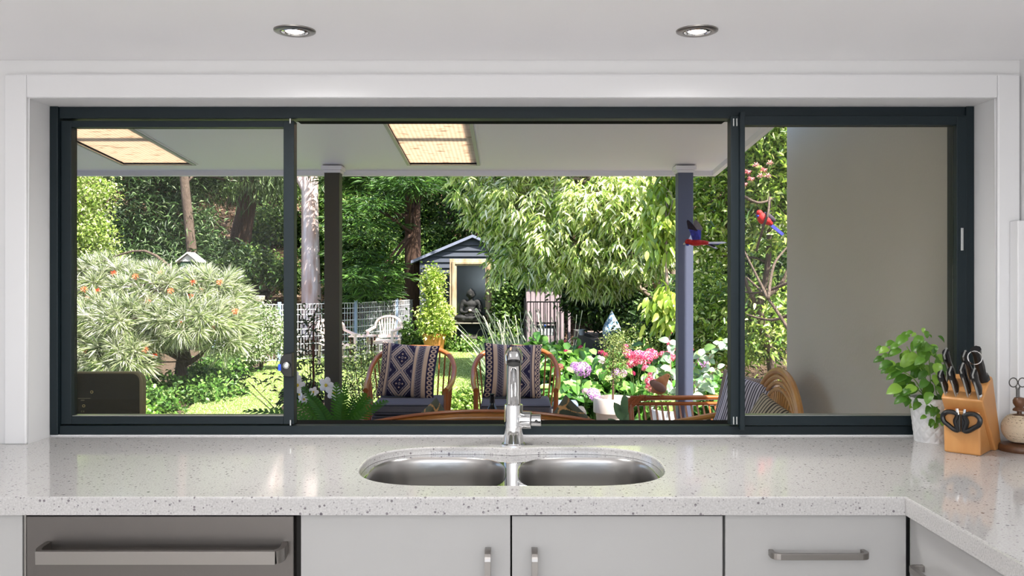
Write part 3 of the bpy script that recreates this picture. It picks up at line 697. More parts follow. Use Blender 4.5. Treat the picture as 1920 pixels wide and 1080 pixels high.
def cluster_leaves(cen, out, per, spread, mode):
    N = len(cen)*per; c = np.repeat(cen, per, 0); o = np.repeat(out, per, 0)
    if mode == 'whorl':
        hz = rng.normal(size=(N,3)); hz[:,2] = 0; hz = unit(hz)
        pos = c+rng.normal(size=(N,3))*spread; dirs = hz*rng.uniform(.4,1.0,(N,1))+np.array([0,0,-1])*rng.uniform(.1,1.0,(N,1))+o*.3
    elif mode == 'droop':
        hz = rng.normal(size=(N,3)); hz[:,2] = 0; hz = unit(hz)
        pos = c+rng.normal(size=(N,3))*spread*.42; dirs = hz*rng.uniform(.25,.9,(N,1))+np.array([0,0,-1])*rng.uniform(.35,1.1,(N,1))+o*.15
    elif mode == 'tuft':
        dirs = unit(rng.normal(size=(N,3))+o*1.1+np.array([0,0,.35])); pos = c+dirs*spread*rng.random((N,1))*.35
    elif mode == 'spray':
        dirs = unit(np.concatenate([rng.normal(size=(N,2)), rng.normal(size=(N,1))*.18], 1)+o*.8*np.array([1,1,.1])+np.array([0,0,-.12])); pos = c+dirs*spread*rng.random((N,1))*.8
    else:
        dirs = unit(rng.normal(size=(N,3))+np.array([0,0,.35])+o*.4); pos = c+rng.normal(size=(N,3))*spread*.45
    return pos, dirs
def plant(name, label, cat, base, blobs, ncl, per, spread, L, Wd, pal, w=None, mode='random', m=None, trunk=None, branches=14, tr=.06, tmat=None, group=None, surf=.5, seed=None, floor=None, var=.2, droop=.25, fold=.25, trunk_name='trunk', keep=None, fine=None, parts=0):
    "a plant: Empty + trunk(s) + branches + foliage"
    base = Vector(base); t = thing(name, label, cat, base, 0, group)
    cen, out = blobs_sample(blobs, ncl, surf)
    if floor is not None: cen[:,2] = np.maximum(cen[:,2], floor)
    pos, dirs = cluster_leaves(cen, out, per, spread, mode)
    if keep is not None:
        k = keep(pos); pos, dirs = pos[k], dirs[k]
    if parts:      # the leaves nearest the house are objects of their own
        vis = np.where((pos[:,2] < 3.0) & (pos[:,2] > .25))[0]; idx = vis[np.argsort(pos[vis,1]+rng.random(len(vis))*.5)[:parts]]
        lms = [leaf_mesh('leaf', L, Wd*.5, simple_leaf_mat(name+'_leaf', c_, c_, .25), .3, .25, 4) for c_ in pal[:4]]
        for i in idx: place_leaf(lms[int(rng.integers(len(lms)))], Vector(pos[i])-base, Vector(dirs[i]), (rng.normal()*.4, -.6, .8), float(rng.uniform(.75,1.15)), t)
        k = np.ones(len(pos), bool); k[idx] = False; pos, dirs = pos[k], dirs[k]
    N = len(pos); cols = palette(N, pal, w, var)
    V, F, cc = leaf_arrays(pos, dirs, L*rng.uniform(.65,1.2,N), Wd*rng.uniform(.75,1.2,N), cols, fold, droop, fine=(m is LMg or L > .055 and Wd > .03 and base.y < 16) if fine is None else fine)
    np_obj('foliage', V-np.array(base), F, cc, m or LM, t, 'stuff')
    if trunk:
        for pts, r0, r1 in trunk:
            pp = smooth_path(pts, 5); n = len(pp)
            MB().tube([p-base for p in pp], [r0+(r1-r0)*i/(n-1) for i in range(n)], 12).build(trunk_name, tmat or bark, t, smooth='all')
    if branches and trunk:
        b = MB(); tips = [Vector(p) for p in cen[:branches]]
        for tp in tips:
            pts, r0, r1 = trunk[rng.integers(len(trunk))]; pp = smooth_path(pts, 5)
            s = min(pp[len(pp)//3:], key=lambda p: (p-tp).length+max(0, p.z-tp.z)*.6)
            mid = (s+tp)/2+Vector(rng.normal(size=3))*.12*(tp-s).length; mid.z += .08*(tp-s).length
            q = smooth_path([s, mid, tp], 5); rr0 = max(.006, min(r1, .35*r0, .045)*.9)*(1 if len(tips) < 100 or rng.random() < .15 else .45)
            b.tube([p-base for p in q], [rr0*(1-.8*i/(len(q)-1)) for i in range(len(q))], 5)
        tag(b.build('branches', tmat or bark, t, smooth='all'), kind='stuff')
    return t
def bl(px, py, d, rx, rz, ry=None):
    "blob from a pixel position and pixel radii at distance d"
    p = P(px, py, d); k = d/F_PX
    return (p.x, p.y, p.z, rx*k, (ry if ry is not None else rx*k*.8), rz*k)
# ================================================================== OUTDOORS: trees and shrubs
YG = [(150,186,62),(176,206,84),(206,226,130),(112,152,46),(84,122,36)]
MG = [(70,104,40),(92,126,54),(54,84,34),(118,148,76)]
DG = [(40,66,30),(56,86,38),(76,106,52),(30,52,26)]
# big light-green tree in front of the shed
kp = lambda p: ~((p[:,1] < 6.2))
def below(limit):   # keeps leaves above a lower outline
    return lambda p: p[:,2] > limit
light_blobs = [bl(895,352,11.6,58,34),bl(950,420,11.8,52,46),bl(905,405,11.8,34,20),bl(930,500,11.9,24,30),bl(1000,380,11.3,95,62),bl(1010,480,11.6,78,52),bl(1080,440,11.0,100,80),
   bl(1150,380,10.8,110,60),bl(1190,470,10.8,80,60),bl(1080,520,11.4,70,30),bl(1140,525,11.2,52,28),bl(1230,420,10.6,60,80),(X(1100,11),11.4,ZC+2.3,2.0,1.2,.9),(X(950,11.5),12,ZC+2.1,1.2,.9,.8)]
plant('light_green_tree', 'large bright lime-green tree with drooping leaves hanging over the weatherboard shed', 'tree', (2.15,11.6,.42), light_blobs, 2500, 15, .035, .125, .030,
   [(196,214,120),(220,232,156),(242,246,210),(140,172,80),(76,108,48)], [3,3,3,2,1.6], 'whorl', LMg, [([(2.15,11.6,.42),(2.0,11.6,1.2),(1.55,11.5,2.0),(1.0,11.4,2.7)],.10,.035),([(2.1,11.6,.9),(1.4,11.5,1.45),(.7,11.4,1.9),(-.1,11.6,2.2)],.045,.015),([(2.15,11.6,.9),(2.1,11.4,1.8),(2.0,11.1,2.8)],.06,.03)], 170, tmat=twig, parts=260)
# conifer with layered sprays
cf = []
for i in range(64):
    px = rng.uniform(645,800); py = rng.uniform(325, 555 if px < 735 else 350); cf.append(bl(px, py, rng.uniform(13.5,16.5), rng.uniform(22,44), rng.uniform(4,8), .45))
cf += [(X(730,16)+rng.normal()*.8, 16+rng.normal()*.8, rng.uniform(3.2,4.7), .9, .9, .12) for _ in range(22)]
plant('conifer', 'dark conifer with a thick straight trunk and flat layered sprays left of the shed', 'tree', (X(774,16.9),16.9,0), cf, 950, 26, .30, .16, .022,
   [(52,88,34),(74,112,44),(96,138,58),(38,66,28)], [2,2,1.2,2], 'spray', LMn, [([(X(774,16.9),16.9,0),(X(774,16.9),16.9,2.2),(X(772,16.9),16.9,5.0),(X(772,16.9),16.9,8.5)],.185,.10)], 60, tmat=bark_br, droop=.12)
# gum tree, smooth pink-white bark
gum = mat('pink_white_gum_bark', (248,234,234), .6, noise=(3.2,(214,176,160),.5), stretch=(3,3,.5), bump=(5,.5), bdist=.05)
gx = X(583,17.4)
plant('gum_tree', 'tall gum tree with smooth pinkish white trunk behind the mesh fence', 'tree', (gx,17.4,.15), [(gx-1.6,18.6,6.6,1.6,1.4,1.0),(gx-.2,19.4,7.6,1.5,1.3,.9)], 300, 14, .4, .22, .04, MG, None, 'droop', LM,
   [([(gx+.03,17.4,.1),(gx,17.4,1.2),(gx-.02,17.4,2.6),(gx-.05,17.4,5.2),(gx-.3,17.4,6.8)],.21,.13),([(gx-.03,17.4,2.95),(gx-.28,17.35,3.45),(gx-.7,17.3,4.3)],.09,.05)], 24, tmat=gum)
# two background trunks with crowns
tx = X(452,20.5)
plant('brown_trunk_tree', 'tree with thick brown fibrous trunk on the slope above the grevillea', 'tree', (tx,20.5,gz(tx,20.5)-.1), [(tx-1.4,21.3,6.4,1.9,1.4,.9),(tx-.3,21.6,7.0,1.5,1.2,.8)], 260, 16, .45, .26, .03, MG+[(136,160,100)], None, 'droop', LM,
   [([(tx-.12,20.5,1.3),(tx,20.5,2.3),(tx+.2,20.5,3.6),(tx+.35,20.5,6.2)],.28,.16),([(tx+.18,20.5,3.5),(tx+.6,20.4,3.85),(tx+1.1,20.3,4.0)],.09,.06)], 24, tmat=bark_br)
tx = X(356,16.4)
plant('grey_trunk_tree', 'slim grey-trunked tree left of the thick brown trunk, with hanging narrow leaves', 'tree', (tx,16.4,-.05), [(tx-.2,19.0,3.9,1.9,1.2,.9),(tx+.9,18.8,3.8,1.2,1.0,.6),(tx,19.5,5.2,2,1.5,.8)], 430, 18, .38, .22, .026,
   [(90,116,62),(112,138,80),(150,172,120),(64,88,44)], None, 'droop', LM, [([(tx+.12,16.4,0),(tx+.08,16.4,1.2),(tx+.0,16.4,2.2),(tx-.12,16.4,3.4),(tx-.2,16.4,5.0)],.115,.07)], 20, tmat=bark)
# dark willow-leaf tree
plant('narrow_leaf_tree', 'dark bushy tree with narrow leaves and several thin trunks behind the grevillea', 'tree', (X(262,17),17,0), [bl(260,380,17,66,60),bl(330,430,17,80,60),bl(240,450,17,60,52),bl(300,500,16.6,90,34),bl(300,330,17.4,110,40),bl(400,490,16.8,60,30),(X(280,17),17.2,4.0,1.9,1.1,.7)], 760, 24, .30, .16, .026,
   [(58,86,44),(80,108,60),(120,146,96),(38,60,32),(160,182,136)], [3,3,1.4,3,.6], 'random', LM, [([(X(258,17),17,0),(X(250,17),17,1.6),(X(242,17),17,3.2)],.07,.04),([(X(268,17),17,0),(X(285,17),17,1.8),(X(300,17),17,3.4)],.06,.035)], 40, tmat=bark_br)
# bright shrub at the far left
plant('yellow_green_shrub', 'tall sunlit yellow-green shrub at the far left edge of the window', 'shrub', (X(120,13.2),13.2,0), [bl(150,360,13,58,52),bl(110,400,13.2,70,90),bl(160,450,13,50,60),bl(100,500,13.4,90,60),bl(190,500,13.4,40,24)], 820, 26, .20, .060, .030,
   [(166,190,96),(206,220,150),(128,156,58),(98,128,42),(226,226,180)], [3,2,3,2,.8], 'random', LM, [([(X(120,13.2),13.2,0),(X(118,13.2),13.2,1.4),(X(120,13.2),13.2,2.4)],.06,.03)], 30)
# grevillea
gb = [bl(200,540,10.6,80,46),bl(300,560,10.3,88,52),bl(390,555,10.3,62,44),bl(240,605,10.0,100,46),bl(360,600,10.0,88,36),bl(430,600,10.4,44,50),bl(160,650,9.8,60,44),bl(130,580,10.6,70,80),bl(230,665,9.7,56,34),bl(420,640,10.1,30,24)]
gv = plant('grevillea', 'broad silver-green grevillea bush with needle leaves and orange-red flowers on the lawn edge', 'shrub', (X(340,10.4),10.4,0), gb, 820, 66, .22, .175, .0066,
   [(196,206,164),(222,226,202),(156,174,112),(96,120,66),(240,240,226)], [3,2.6,2.2,1.6,1.8], 'tuft', LMn, [([(X(343,10.4),10.4,-.02),(X(340,10.4),10.4,.28),(X(352,10.4),10.4,.75),(X(360,10.4),10.4,1.2)],.085,.04),([(X(343,10.4),10.4,.3),(X(372,10.3),10.3,.42),(X(400,10.2),10.2,.6)],.035,.02)], 50, tmat=bark, droop=.15, surf=.6)
flm = col_mat('orange_red_flower', .6)
def spiky(n, r, colA, colB):
    d = unit(rng.normal(size=(n,3))); V, F, cc = leaf_arrays(d*r*.1, d, r, r*.22, palette(n, [colA, colB], None, .15), .2, .1)
    me_o = np_obj('flower', V, F, cc, flm); me = me_o.data; bpy.data.objects.remove(me_o); return me
gfl = [spiky(46, .036, (238,124,72), (248,164,124)), spiky(46, .034, (238,92,60), (244,140,100)), spiky(40,.036,(244,184,160),(250,204,186))]
for i, (px, py) in enumerate([(254,518),(362,529),(376,545),(412,529),(183,545),(163,560),(278,566),(358,555),(368,585),(441,583),(335,605),(340,608),(272,655),(290,665),(217,659),(160,657),(213,512),(139,503),(158,542),(440,585),(398,615),(320,545),(200,585),(300,512)]):
    o = bpy.data.objects.new('flower', gfl[i % 3]); C.objects.link(o); o.parent = gv
    o.location = P(px, py, 9.55+.35*((i*7) % 3)/3-(.0 if py > 600 else -.25))-gv.location; o.scale = (1.1,)*3
# variegated hedge, left of the fence
plant('variegated_hedge', 'small-leaved cream and green hedge between grevillea and mesh fence', 'hedge', (X(490,12.6),12.6,0), [bl(480,600,12.4,40,26),bl(505,625,12.6,36,40),bl(470,640,12.2,36,36)], 420, 26, .14, .042, .024,
   [(214,220,188),(120,146,84),(86,112,58),(232,232,214)], [2,2,2,1.4], 'random', LM, [([(X(490,12.6),12.6,0),(X(490,12.6),12.6,.8)],.03,.02)], 10, floor=.05)
plant('ground_cover', 'low leafy green ground cover under the grevillea along the lawn edge', 'ground cover', (X(440,11.4),11.4,0), [(X(395,9.6),9.7,.03,.28,.5,.14),(-3.85,10.6,.05,.28,.7,.16),(-3.95,11.8,.05,.3,.9,.24),(-3.7,8.55,.04,.42,.35,.12),(-4.6,9.6,.05,.9,.8,.16)], 520, 26, .14, .062, .040,
   [(84,124,52),(112,152,70),(62,96,40),(168,190,120)], [3,3,3,1], 'random', LM, None, 0, floor=.02)
plant('ground_cover', 'bright leafy ground cover at the bottom of the left pane next to the lawn', 'ground cover', (-3.55,8.0,0), [(-3.75,8.0,.04,.42,.35,.14),(-4.2,8.4,.04,.5,.3,.14)], 200, 24, .12, .06, .045,
   [(112,160,58),(150,190,86),(80,120,44)], None, 'random', LM, None, 0, floor=.02)
# right-hand flowering tree
rt_b = [bl(1350,370,8.2,70,60),bl(1420,330,8.0,70,70),bl(1440,420,8.2,60,50),bl(1330,450,8.6,60,50),bl(1440,260,7.8,60,40),bl(1310,560,8.8,60,60),bl(1420,600,8.4,70,90),bl(1340,640,8.8,60,60),bl(1500,300,8.2,80,90),(2.2,8.2,3.1,.9,.8,.5)]
rt_t = plant('flowering_tree', 'yellow-green tree with bare twisting branches and pink blossom at the right of the roof', 'tree', (X(1450,8.4),8.4,0), rt_b, 900, 20, .20, .078, .030,
   [(150,180,72),(184,206,106),(104,138,50),(76,108,40),(214,222,150)], [3,2,2,2,1], 'random', LMg, [([(X(1452,8.4),8.4,0),(X(1445,8.3),8.3,.6),(X(1425,8.2),8.2,1.05),(X(1440,8.1),8.1,1.5),(X(1445,8.0),8.0,2.3)],.05,.018),([(X(1425,8.2),8.2,1.05),(X(1400,8.2),8.2,1.3),(X(1370,8.2),8.2,1.75)],.028,.01),([(X(1440,8.1),8.1,1.2),(X(1470,8.1),8.1,1.35),(X(1500,8.1),8.1,1.8)],.025,.01)], 46, tmat=bark)
pk = [spiky(30, .032, (226,116,124), (240,170,170)), spiky(30, .032, (232,140,140), (246,196,190))]
for i, (px, py) in enumerate([(1402,322),(1418,310),(1432,318),(1444,306),(1408,335),(1426,330),(1395,345),(1440,330)]):
    o = bpy.data.objects.new('blossom', pk[i % 2]); C.objects.link(o); o.parent = rt_t; o.location = P(px, py, 7.25)-rt_t.location
# yellow-olive shrub at the right of the light tree
plant('broad_leaf_shrub', 'broad-leaved olive-green shrub in front of the dark hedge beside the right post', 'shrub', (X(1262,8.0),8.0,0), [bl(1245,570,8,30,26),bl(1235,430,8.2,30,40),bl(1252,350,8.4,40,26)], 60, 12, .15, .12, .052,
   [(160,188,70),(126,156,50),(190,206,100)], None, 'droop', LMg, parts=120, trunk=[([(X(1258,8.1),8.1,0),(X(1252,8.1),8.1,.9),(X(1248,8.2),8.2,1.9)],.022,.012)], branches=12, tmat=twig)
# dark hedges and understory
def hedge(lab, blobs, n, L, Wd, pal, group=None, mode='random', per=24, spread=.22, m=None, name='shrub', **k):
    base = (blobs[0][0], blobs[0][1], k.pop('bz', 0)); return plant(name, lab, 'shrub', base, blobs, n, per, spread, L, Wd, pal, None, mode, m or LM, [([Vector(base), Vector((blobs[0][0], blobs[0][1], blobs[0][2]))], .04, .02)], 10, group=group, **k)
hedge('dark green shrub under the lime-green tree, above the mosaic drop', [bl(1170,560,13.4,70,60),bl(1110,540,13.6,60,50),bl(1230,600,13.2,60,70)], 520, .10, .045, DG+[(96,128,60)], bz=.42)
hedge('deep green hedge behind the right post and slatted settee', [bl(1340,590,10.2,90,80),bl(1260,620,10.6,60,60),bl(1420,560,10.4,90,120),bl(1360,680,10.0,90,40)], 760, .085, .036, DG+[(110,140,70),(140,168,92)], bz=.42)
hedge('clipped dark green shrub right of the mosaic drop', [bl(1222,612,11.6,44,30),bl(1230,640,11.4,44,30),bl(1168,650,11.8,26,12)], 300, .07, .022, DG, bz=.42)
hedge('light-leaved climber covering the right corner of the shed', [bl(955,585,15.6,20,56),bl(968,520,15.8,24,60),bl(952,640,15.5,20,20)], 420, .095, .05, [(66,96,44),(92,122,58),(48,74,34),(130,156,86)], bz=0)
hedge('small-leaved pale bush along the retaining wall', [bl(1200,655,10.6,30,20),bl(1175,645,11,16,12),bl(1225,668,10.3,30,16)], 190, .055, .028, [(166,184,102),(126,150,72),(200,210,140),(84,110,50)], bz=.42)
# low bush in front of shed and round fence foot
hedge('low leafy plants at the foot of the fence left of the shed', [(-2.0,16.4,.22,.5,.3,.26),(-1.55,16.0,.1,.5,.25,.16),(-2.6,16.6,.25,.5,.3,.3)], 180, .10, .035, MG)
hedge('low green ground plants under the cast-iron table', [(-.7,15.75,.05,.7,.2,.10),(-.2,15.4,.08,.3,.3,.14)], 140, .07, .045, [(104,140,62),(80,116,48),(140,168,90)])
# slope scrub
sl = [(760,500,19.5,50,30),(820,470,20,40,40),(690,410,20.5,50,40),(600,470,19.6,30,40),(650,360,22,60,30),(760,400,21,50,50),(290,470,19.5,60,50),(210,470,19.5,60,60),(410,520,18.6,50,26),(470,500,18.8,56,30),(390,470,19.4,50,20),(520,430,22,60,40),(690,470,18.8,50,40),(660,540,18.2,40,26),(720,540,18.4,40,20),(540,520,18.4,26,18),(620,400,21,40,50),(500,360,25,70,30),(340,520,18.2,50,20)]
labs = ['shrub on the slope directly behind the thick conifer trunk','shrub behind the shed roof, left of its ridge','shrub on the slope seen through the upper conifer sprays','tall shrub just right of the pink gum trunk','distant shrub under the roof edge right of the gum trunk','dark shrub high on the slope behind the conifer','dark shrub on the slope behind the narrow-leaved tree','dark shrub on the slope behind the yellow-green shrub','leafy shrub on the leaf-litter slope behind the birdhouse','spreading green shrub on the slope under the brown trunk','small shrub at the foot of the grey trunk','rounded shrub high on the slope right of the brown trunk','pale-speckled shrub on the slope behind the mesh fence','low shrub just above the mesh fence beside the left post','low shrub on the slope between gum trunk and conifer','small shrub beside the base of the gum trunk','upright shrub between the gum trunk and the conifer','distant shrub at the top of the slope','dark low shrub behind the grevillea crown']
for (px,py,d,rx,rz), lab in zip(sl, labs):
    p = P(px,py,d); hedge(lab, [bl(px,py,d,rx,rz)], int(40+rx*rz*.11), .11, .048, MG+[(130,156,84),(48,84,46)], bz=gz(p.x,p.y))
# distant wooded backdrop: trees on the slope in rows
for i in range(26):
    x = -19+i*1.45+rng.normal()*.4; y = 25+(i*5 % 7)*1.3; z = gz(x, y); r = rng.uniform(1.5,2.3)
    plant('slope_tree', 'wooded trees filling the slope behind the garden', 'tree', (x,y,z), [(x,y,z+1.2,r*.9,1.2,1.0),(x+.3,y,z+3.2,r,1.3,1.6),(x-.2,y+.3,z+5.2,r*1.1,1.4,1.4)], 300, 14, .5, .26, .08,
      [(58,82,42),(76,102,52),(98,124,66),(120,146,84),(40,60,32)], None, 'random', LM, [([(x,y,z-.1),(x+.1,y,z+2.5),(x,y,z+5.4)],.16,.08)], 12, group='wooded trees on the far slope', tmat=bark_br, surf=.3)
for i, (x, y) in enumerate([(2.2,17.5),(4.2,16.5),(6.4,15.5),(.9,18.6),(-.6,19.6),(-2.4,21),(-4.2,22),(-1.2,22.5),(8.5,15),(5,13.5),(7.2,12.4)]):
    plant('garden_tree', 'dark leafy trees closing off the garden behind the lime-green tree', 'tree', (x,y,gz(x,y)), [(x,y,1.5,1.2,1.0,1.2),(x+.2,y,3.2,1.5,1.1,1.2),(x,y,5.0,1.5,1.2,1.1)], 420, 16, .4, .17, .06,
      DG+[(84,116,54)], None, 'random', LM, [([(x,y,gz(x,y)-.05),(x,y,2.2),(x,y,4.6)],.12,.07)], 20, group='dark trees behind the shed', surf=.35)
# leaf litter
N = 26000; x = rng.uniform(-12,3,N); y = rng.uniform(17,27,N); z = np.array([gz(a,c) for a,c in zip(x,y)])
pos = np.stack([x,y,z+.01],1); dirs = rng.normal(size=(N,3)); dirs[:,2] = np.abs(dirs[:,2])*.35
V, F, cc = leaf_arrays(pos, dirs, .13, .04, palette(N, [(152,122,98),(120,92,70),(190,162,140),(92,70,52),(110,116,66)], None, .2))
tag(np_obj('leaf_litter', V, F, cc, LM, None, 'stuff'), 'dry brown leaf litter and twigs covering the slope behind the fence', 'leaf litter')
# grass
def in_poly(x, y, poly):
    c = np.zeros(len(x), bool); j = len(poly)-1
    for i in range(len(poly)):
        xi, yi = poly[i]; xj, yj = poly[j]
        c ^= ((yi > y) != (yj > y)) & (x < (xj-xi)*(y-yi)/(yj-yi+1e-12)+xi); j = i
    return c
N = 150000; y = 7.2+rng.random(N)**1.25*8.8; x = rng.uniform(-3.95,.1,N); k = in_poly(x, y, lawn_pts); x, y = x[k], y[k]; N = len(x)
dirs = rng.normal(size=(N,3))*.55; dirs[:,2] = 1
V, F, cc = leaf_arrays(np.stack([x,y,np.full(N,.008)],1), dirs, rng.uniform(.018,.036,N), .006, palette(N, [(170,194,104),(194,212,136),(138,166,80),(216,226,170)], None, .15), .1, .25)
tag(np_obj('grass', V, F, cc, LM, None, 'stuff'), 'bright mown lawn grass running back to the shed', 'grass')
# lavender
N = 3600; px0 = rng.uniform(0,1,N); cx = -.28+px0*.95; cyy = rng.uniform(10.6,12.6,N)
dirs = rng.normal(size=(N,3))*np.array([.35,.3,.1]); dirs[:,2] = 1; dirs[:,0] += (cx-.1)*.5
V, F, cc = leaf_arrays(np.stack([cx,cyy,np.full(N,.02)],1), dirs, rng.uniform(.30,.62,N), .018, palette(N, [(132,156,122),(168,184,150),(96,124,84),(196,204,170)], None, .15), .1, .1)
lv_ = thing('lavender', 'clump of grey-green lavender with long thin stalks behind the right cushioned chair', 'shrub', (.2,11.6,0)); np_obj('stalks', V-np.array((.2,11.6,0)), F, cc, LMn, lv_, 'stuff')
N = 70; bb = MB()
for i in range(N):
    x = rng.uniform(-.3,.7); y = rng.uniform(10.6,12.4); e = Vector((x+rng.normal()*.18-.15, y, rng.uniform(.62,.95)))
    bb.tube(smooth_path([Vector((x,y,.1)), (Vector((x,y,.1))+e)/2+Vector((.03,0,.03)), e],3), [.004]*6+[.009], 4)
bb.v = [tuple(Vector(p)-lv_.location) for p in bb.v]; tag(bb.build('flower_spikes', mat('pale_spike', (206,206,176), .8), lv_), kind='stuff')
# ================================================================== OUTDOORS: things
def cushion_mesh(name, w_, h, t, colf, res=90, m=None, pinch=.07):
    N = res+1; u = np.linspace(-1,1,N); U, Vv = np.meshgrid(u, u)
    prof = ((1-np.abs(U)**3.2).clip(0)*(1-np.abs(Vv)**3.2).clip(0))**.42
    px = U*w_/2*(1-pinch*(1-Vv**2)); pz = Vv*h/2*(1-pinch*(1-U**2))
    A = np.stack([px, -t/2*prof, pz], -1).reshape(-1,3); B_ = np.stack([px, t/2*prof, pz], -1).reshape(-1,3)
    i, j = np.meshgrid(np.arange(res), np.arange(res)); q = (j*N+i).ravel()
    F1 = np.stack([q, q+1, q+N+1, q+N], 1); F2 = np.stack([q, q+N, q+N+1, q+1], 1)+N*N
    col = colf((U+1)/2, (Vv+1)/2).reshape(-1,3)
    o = np_obj(name, np.concatenate([A, B_]), np.concatenate([F1, F2]), np.concatenate([col, col]), m or CM)
    o.data.polygons.foreach_set('use_smooth', [True]*len(o.data.polygons)); return o
CM = col_mat('woven_cushion_fabric', .85)
NAVY = np.array(lin((38,34,60))); CRM = np.array(lin((188,164,142))); GRY = np.array(lin((126,118,122))); WHT = np.array(lin((226,216,206)))
def ikat(U, V, mirror=False):
    if mirror: U = 1-U
    c = np.zeros(U.shape+(3,))+NAVY
    def put(mask, col): c[mask] = col
    # left lattice band
    m0 = U < .10; a = (U/.10+V*9) % 1; b_ = (U/.10-V*9) % 1; put(m0, CRM*.85); put(m0 & ((np.abs(a-.5) < .10) | (np.abs(b_-.5) < .10)), NAVY)
    fx = ((U/.10)-.5); fy = ((V*9) % 1)-.5; put(m0 & (np.abs(fx)+np.abs(fy) < .2), NAVY)
    for x0, x1, col in ((.10,.115,NAVY),(.115,.165,CRM),(.165,.175,NAVY),(.175,.19,GRY),(.19,.20,NAVY)): put((U >= x0) & (U < x1), col)
    # central diamonds
    x0, x1 = .20, .60; mC = (U >= x0) & (U < x1); du = np.abs(((U-x0)/(x1-x0))-.5)*2; dv = np.abs(((V*2+.06) % 1)-.5)*2
    s = du+dv; s2 = np.where(s > 1, 2-s, s)  # 0 centre .. 1 border
    put(mC, NAVY); put(mC & (s2 > .78), GRY); put(mC & (s2 > .84), CRM); put(mC & (s2 > .93), GRY)
    dots = ((du*14-dv*14).astype(int) % 2 == 0)
    put(mC & (s2 > .62) & (s2 < .68) & dots, WHT)
    put(mC & (s < .14), GRY); put(mC & (s < .05), NAVY)
    for (a_, b2) in ((.28,0),(0,.28)): put(mC & (np.abs(du-a_)+np.abs(dv-b2) < .08), CRM)
    put(mC & (s > 1) & (np.abs(1-du)+np.abs(1-dv) < .16), GRY)
    for x0, x1, col in ((.60,.61,NAVY),(.61,.62,GRY),(.62,.665,CRM),(.665,.685,GRY)): put((U >= x0) & (U < x1), col)
    m2 = (U >= .685) & (U < .775); k = np.sin(U*470)*np.sin(V*130+U*60); put(m2, NAVY); put(m2 & (k > .62), WHT)
    put((U >= .775) & (U < .79), GRY); put((U >= .79) & (U < .86), CRM)
    m3 = U >= .86; put(m3, NAVY); r = np.sqrt(((U-.93)/.040)**2+(((V*12) % 1)-.5)**2*7); put(m3 & (np.abs(r-.9) < .28), CRM)
    return c
def stripes(n, A, B_, duty=.45):
    def f(U, V): 
        c = np.where((((U*n) % 1) < duty)[...,None], np.array(lin(A)), np.array(lin(B_))); return c
    return f
def place_cushion(me_o, name, label, loc, rot, group=None):
    me_o.name = name; me_o.location = loc; me_o.rotation_euler = rot; return tag(me_o, label, 'cushion', group)
cane, cane2 = M['cane'], M['cane2']
# --- cane armchair with hoop back (faces the house: local -y)
def hoop_chair(loc, rz, label):
    t = thing('cane_armchair', label, 'chair', loc, rz, 'hoop-backed cane armchairs')
    h = [(-.255,-.30,.652),(-.275,-.16,.672),(-.283,-.02,.705),(-.280,.10,.765),(-.235,.20,.835),(-.13,.26,.872),(0,.275,.880)]
    full = h+[(-x,y,z) for x,y,z in h[:-1][::-1]]
    hp = smooth_path(full, 6)
    MB().tube(hp, .0175, 10).build('hoop_rail', cane, t, smooth=True)
    for s in (-1,1):
        MB().tube([(s*.255,-.285,0),(s*.255,-.285,.645)], .016, 8).build('leg', cane, t, smooth=True)
        MB().tube([(s*.225,.20,0),(s*.222,.205,.42)], .016, 8).build('leg', cane, t, smooth=True)
        for k, y in enumerate((-.22,-.15,-.08,0)):
            MB().tube([(s*.25,y,.40),(s*(.265+.003*k),y,.662+.012*k)], .007, 6).build('spindle', cane, t, smooth=True)
        MB().tube([(s*.11,.215,.41),(s*.125,.255,.865)], .015, 6).build('back_post', cane, t, smooth=True)
        for x0, x1, zt in ((.15,.17,.852),(.185,.21,.842),(.215,.25,.80),(.235,.272,.745)):
            yy = .26-.9*max(0, x1-.17)
            MB().tube([(s*x0,.20-.35*max(0,x0-.15),.41),(s*x1,yy,zt)], .006, 6).build('spindle', cane, t, smooth=True)
    for x in (-.055,0,.055): MB().tube([(x,.215,.41),(x*1.1,.27,.87)], .006, 6).build('spindle', cane, t, smooth=True)
    b = MB(); b.tube([(-.25,-.285,.40),(.25,-.285,.40),(.225,.205,.40),(-.225,.205,.40),(-.25,-.285,.40)], .014, 8); b.box(-.24,.24,-.27,.2,.392,.402); b.build('seat_frame', cane, t)
    MB().tube([(-.255,-.285,.2),(.255,-.285,.2)], .011, 8).build('stretcher', cane, t, smooth=True)
    return t
CH1 = Vector((X(769.5,5.75), 5.80, 0)); CH2 = Vector((X(967,5.75), 5.80, 0))
hoop_chair(CH1, 0, 'hoop-backed cane armchair on the left, beside the fern')
hoop_chair(CH2, 0, 'hoop-backed cane armchair behind the tap, right of the other one')
gf = mat('charcoal_seat_fabric', (92,90,96), .85, bump=(300,.3))
def seat_pad(loc, label, w_=.46, d_=.44, h=.075, rz=0):
    t = thing('seat_cushion', label, 'cushion', loc, rz, 'charcoal seat cushions')
    b = MB(); b.box(-w_/2, w_/2, -d_/2, d_/2, 0, h); b.build('pad', gf, t, bevel=.022, seg=4)
    for z in (h*.28, h*.85): MB().tube([(-w_/2+.01,-d_/2+.002,z),(w_/2-.01,-d_/2+.002,z)], .0035, 6).build('piping', M['black'], t)
    return t
seat_pad(CH1+Vector((0,-.03,.408)), 'lower of the two charcoal seat cushions on the left cane armchair')
seat_pad(CH1+Vector((.0,-.03,.486)), 'upper charcoal seat cushion on the left cane armchair')
seat_pad(CH2+Vector((0,-.03,.408)), 'lower charcoal seat cushion on the cane armchair behind the tap', h=.07)
seat_pad(CH2+Vector((0,-.03,.480)), 'upper charcoal seat cushion on the cane armchair behind the tap')
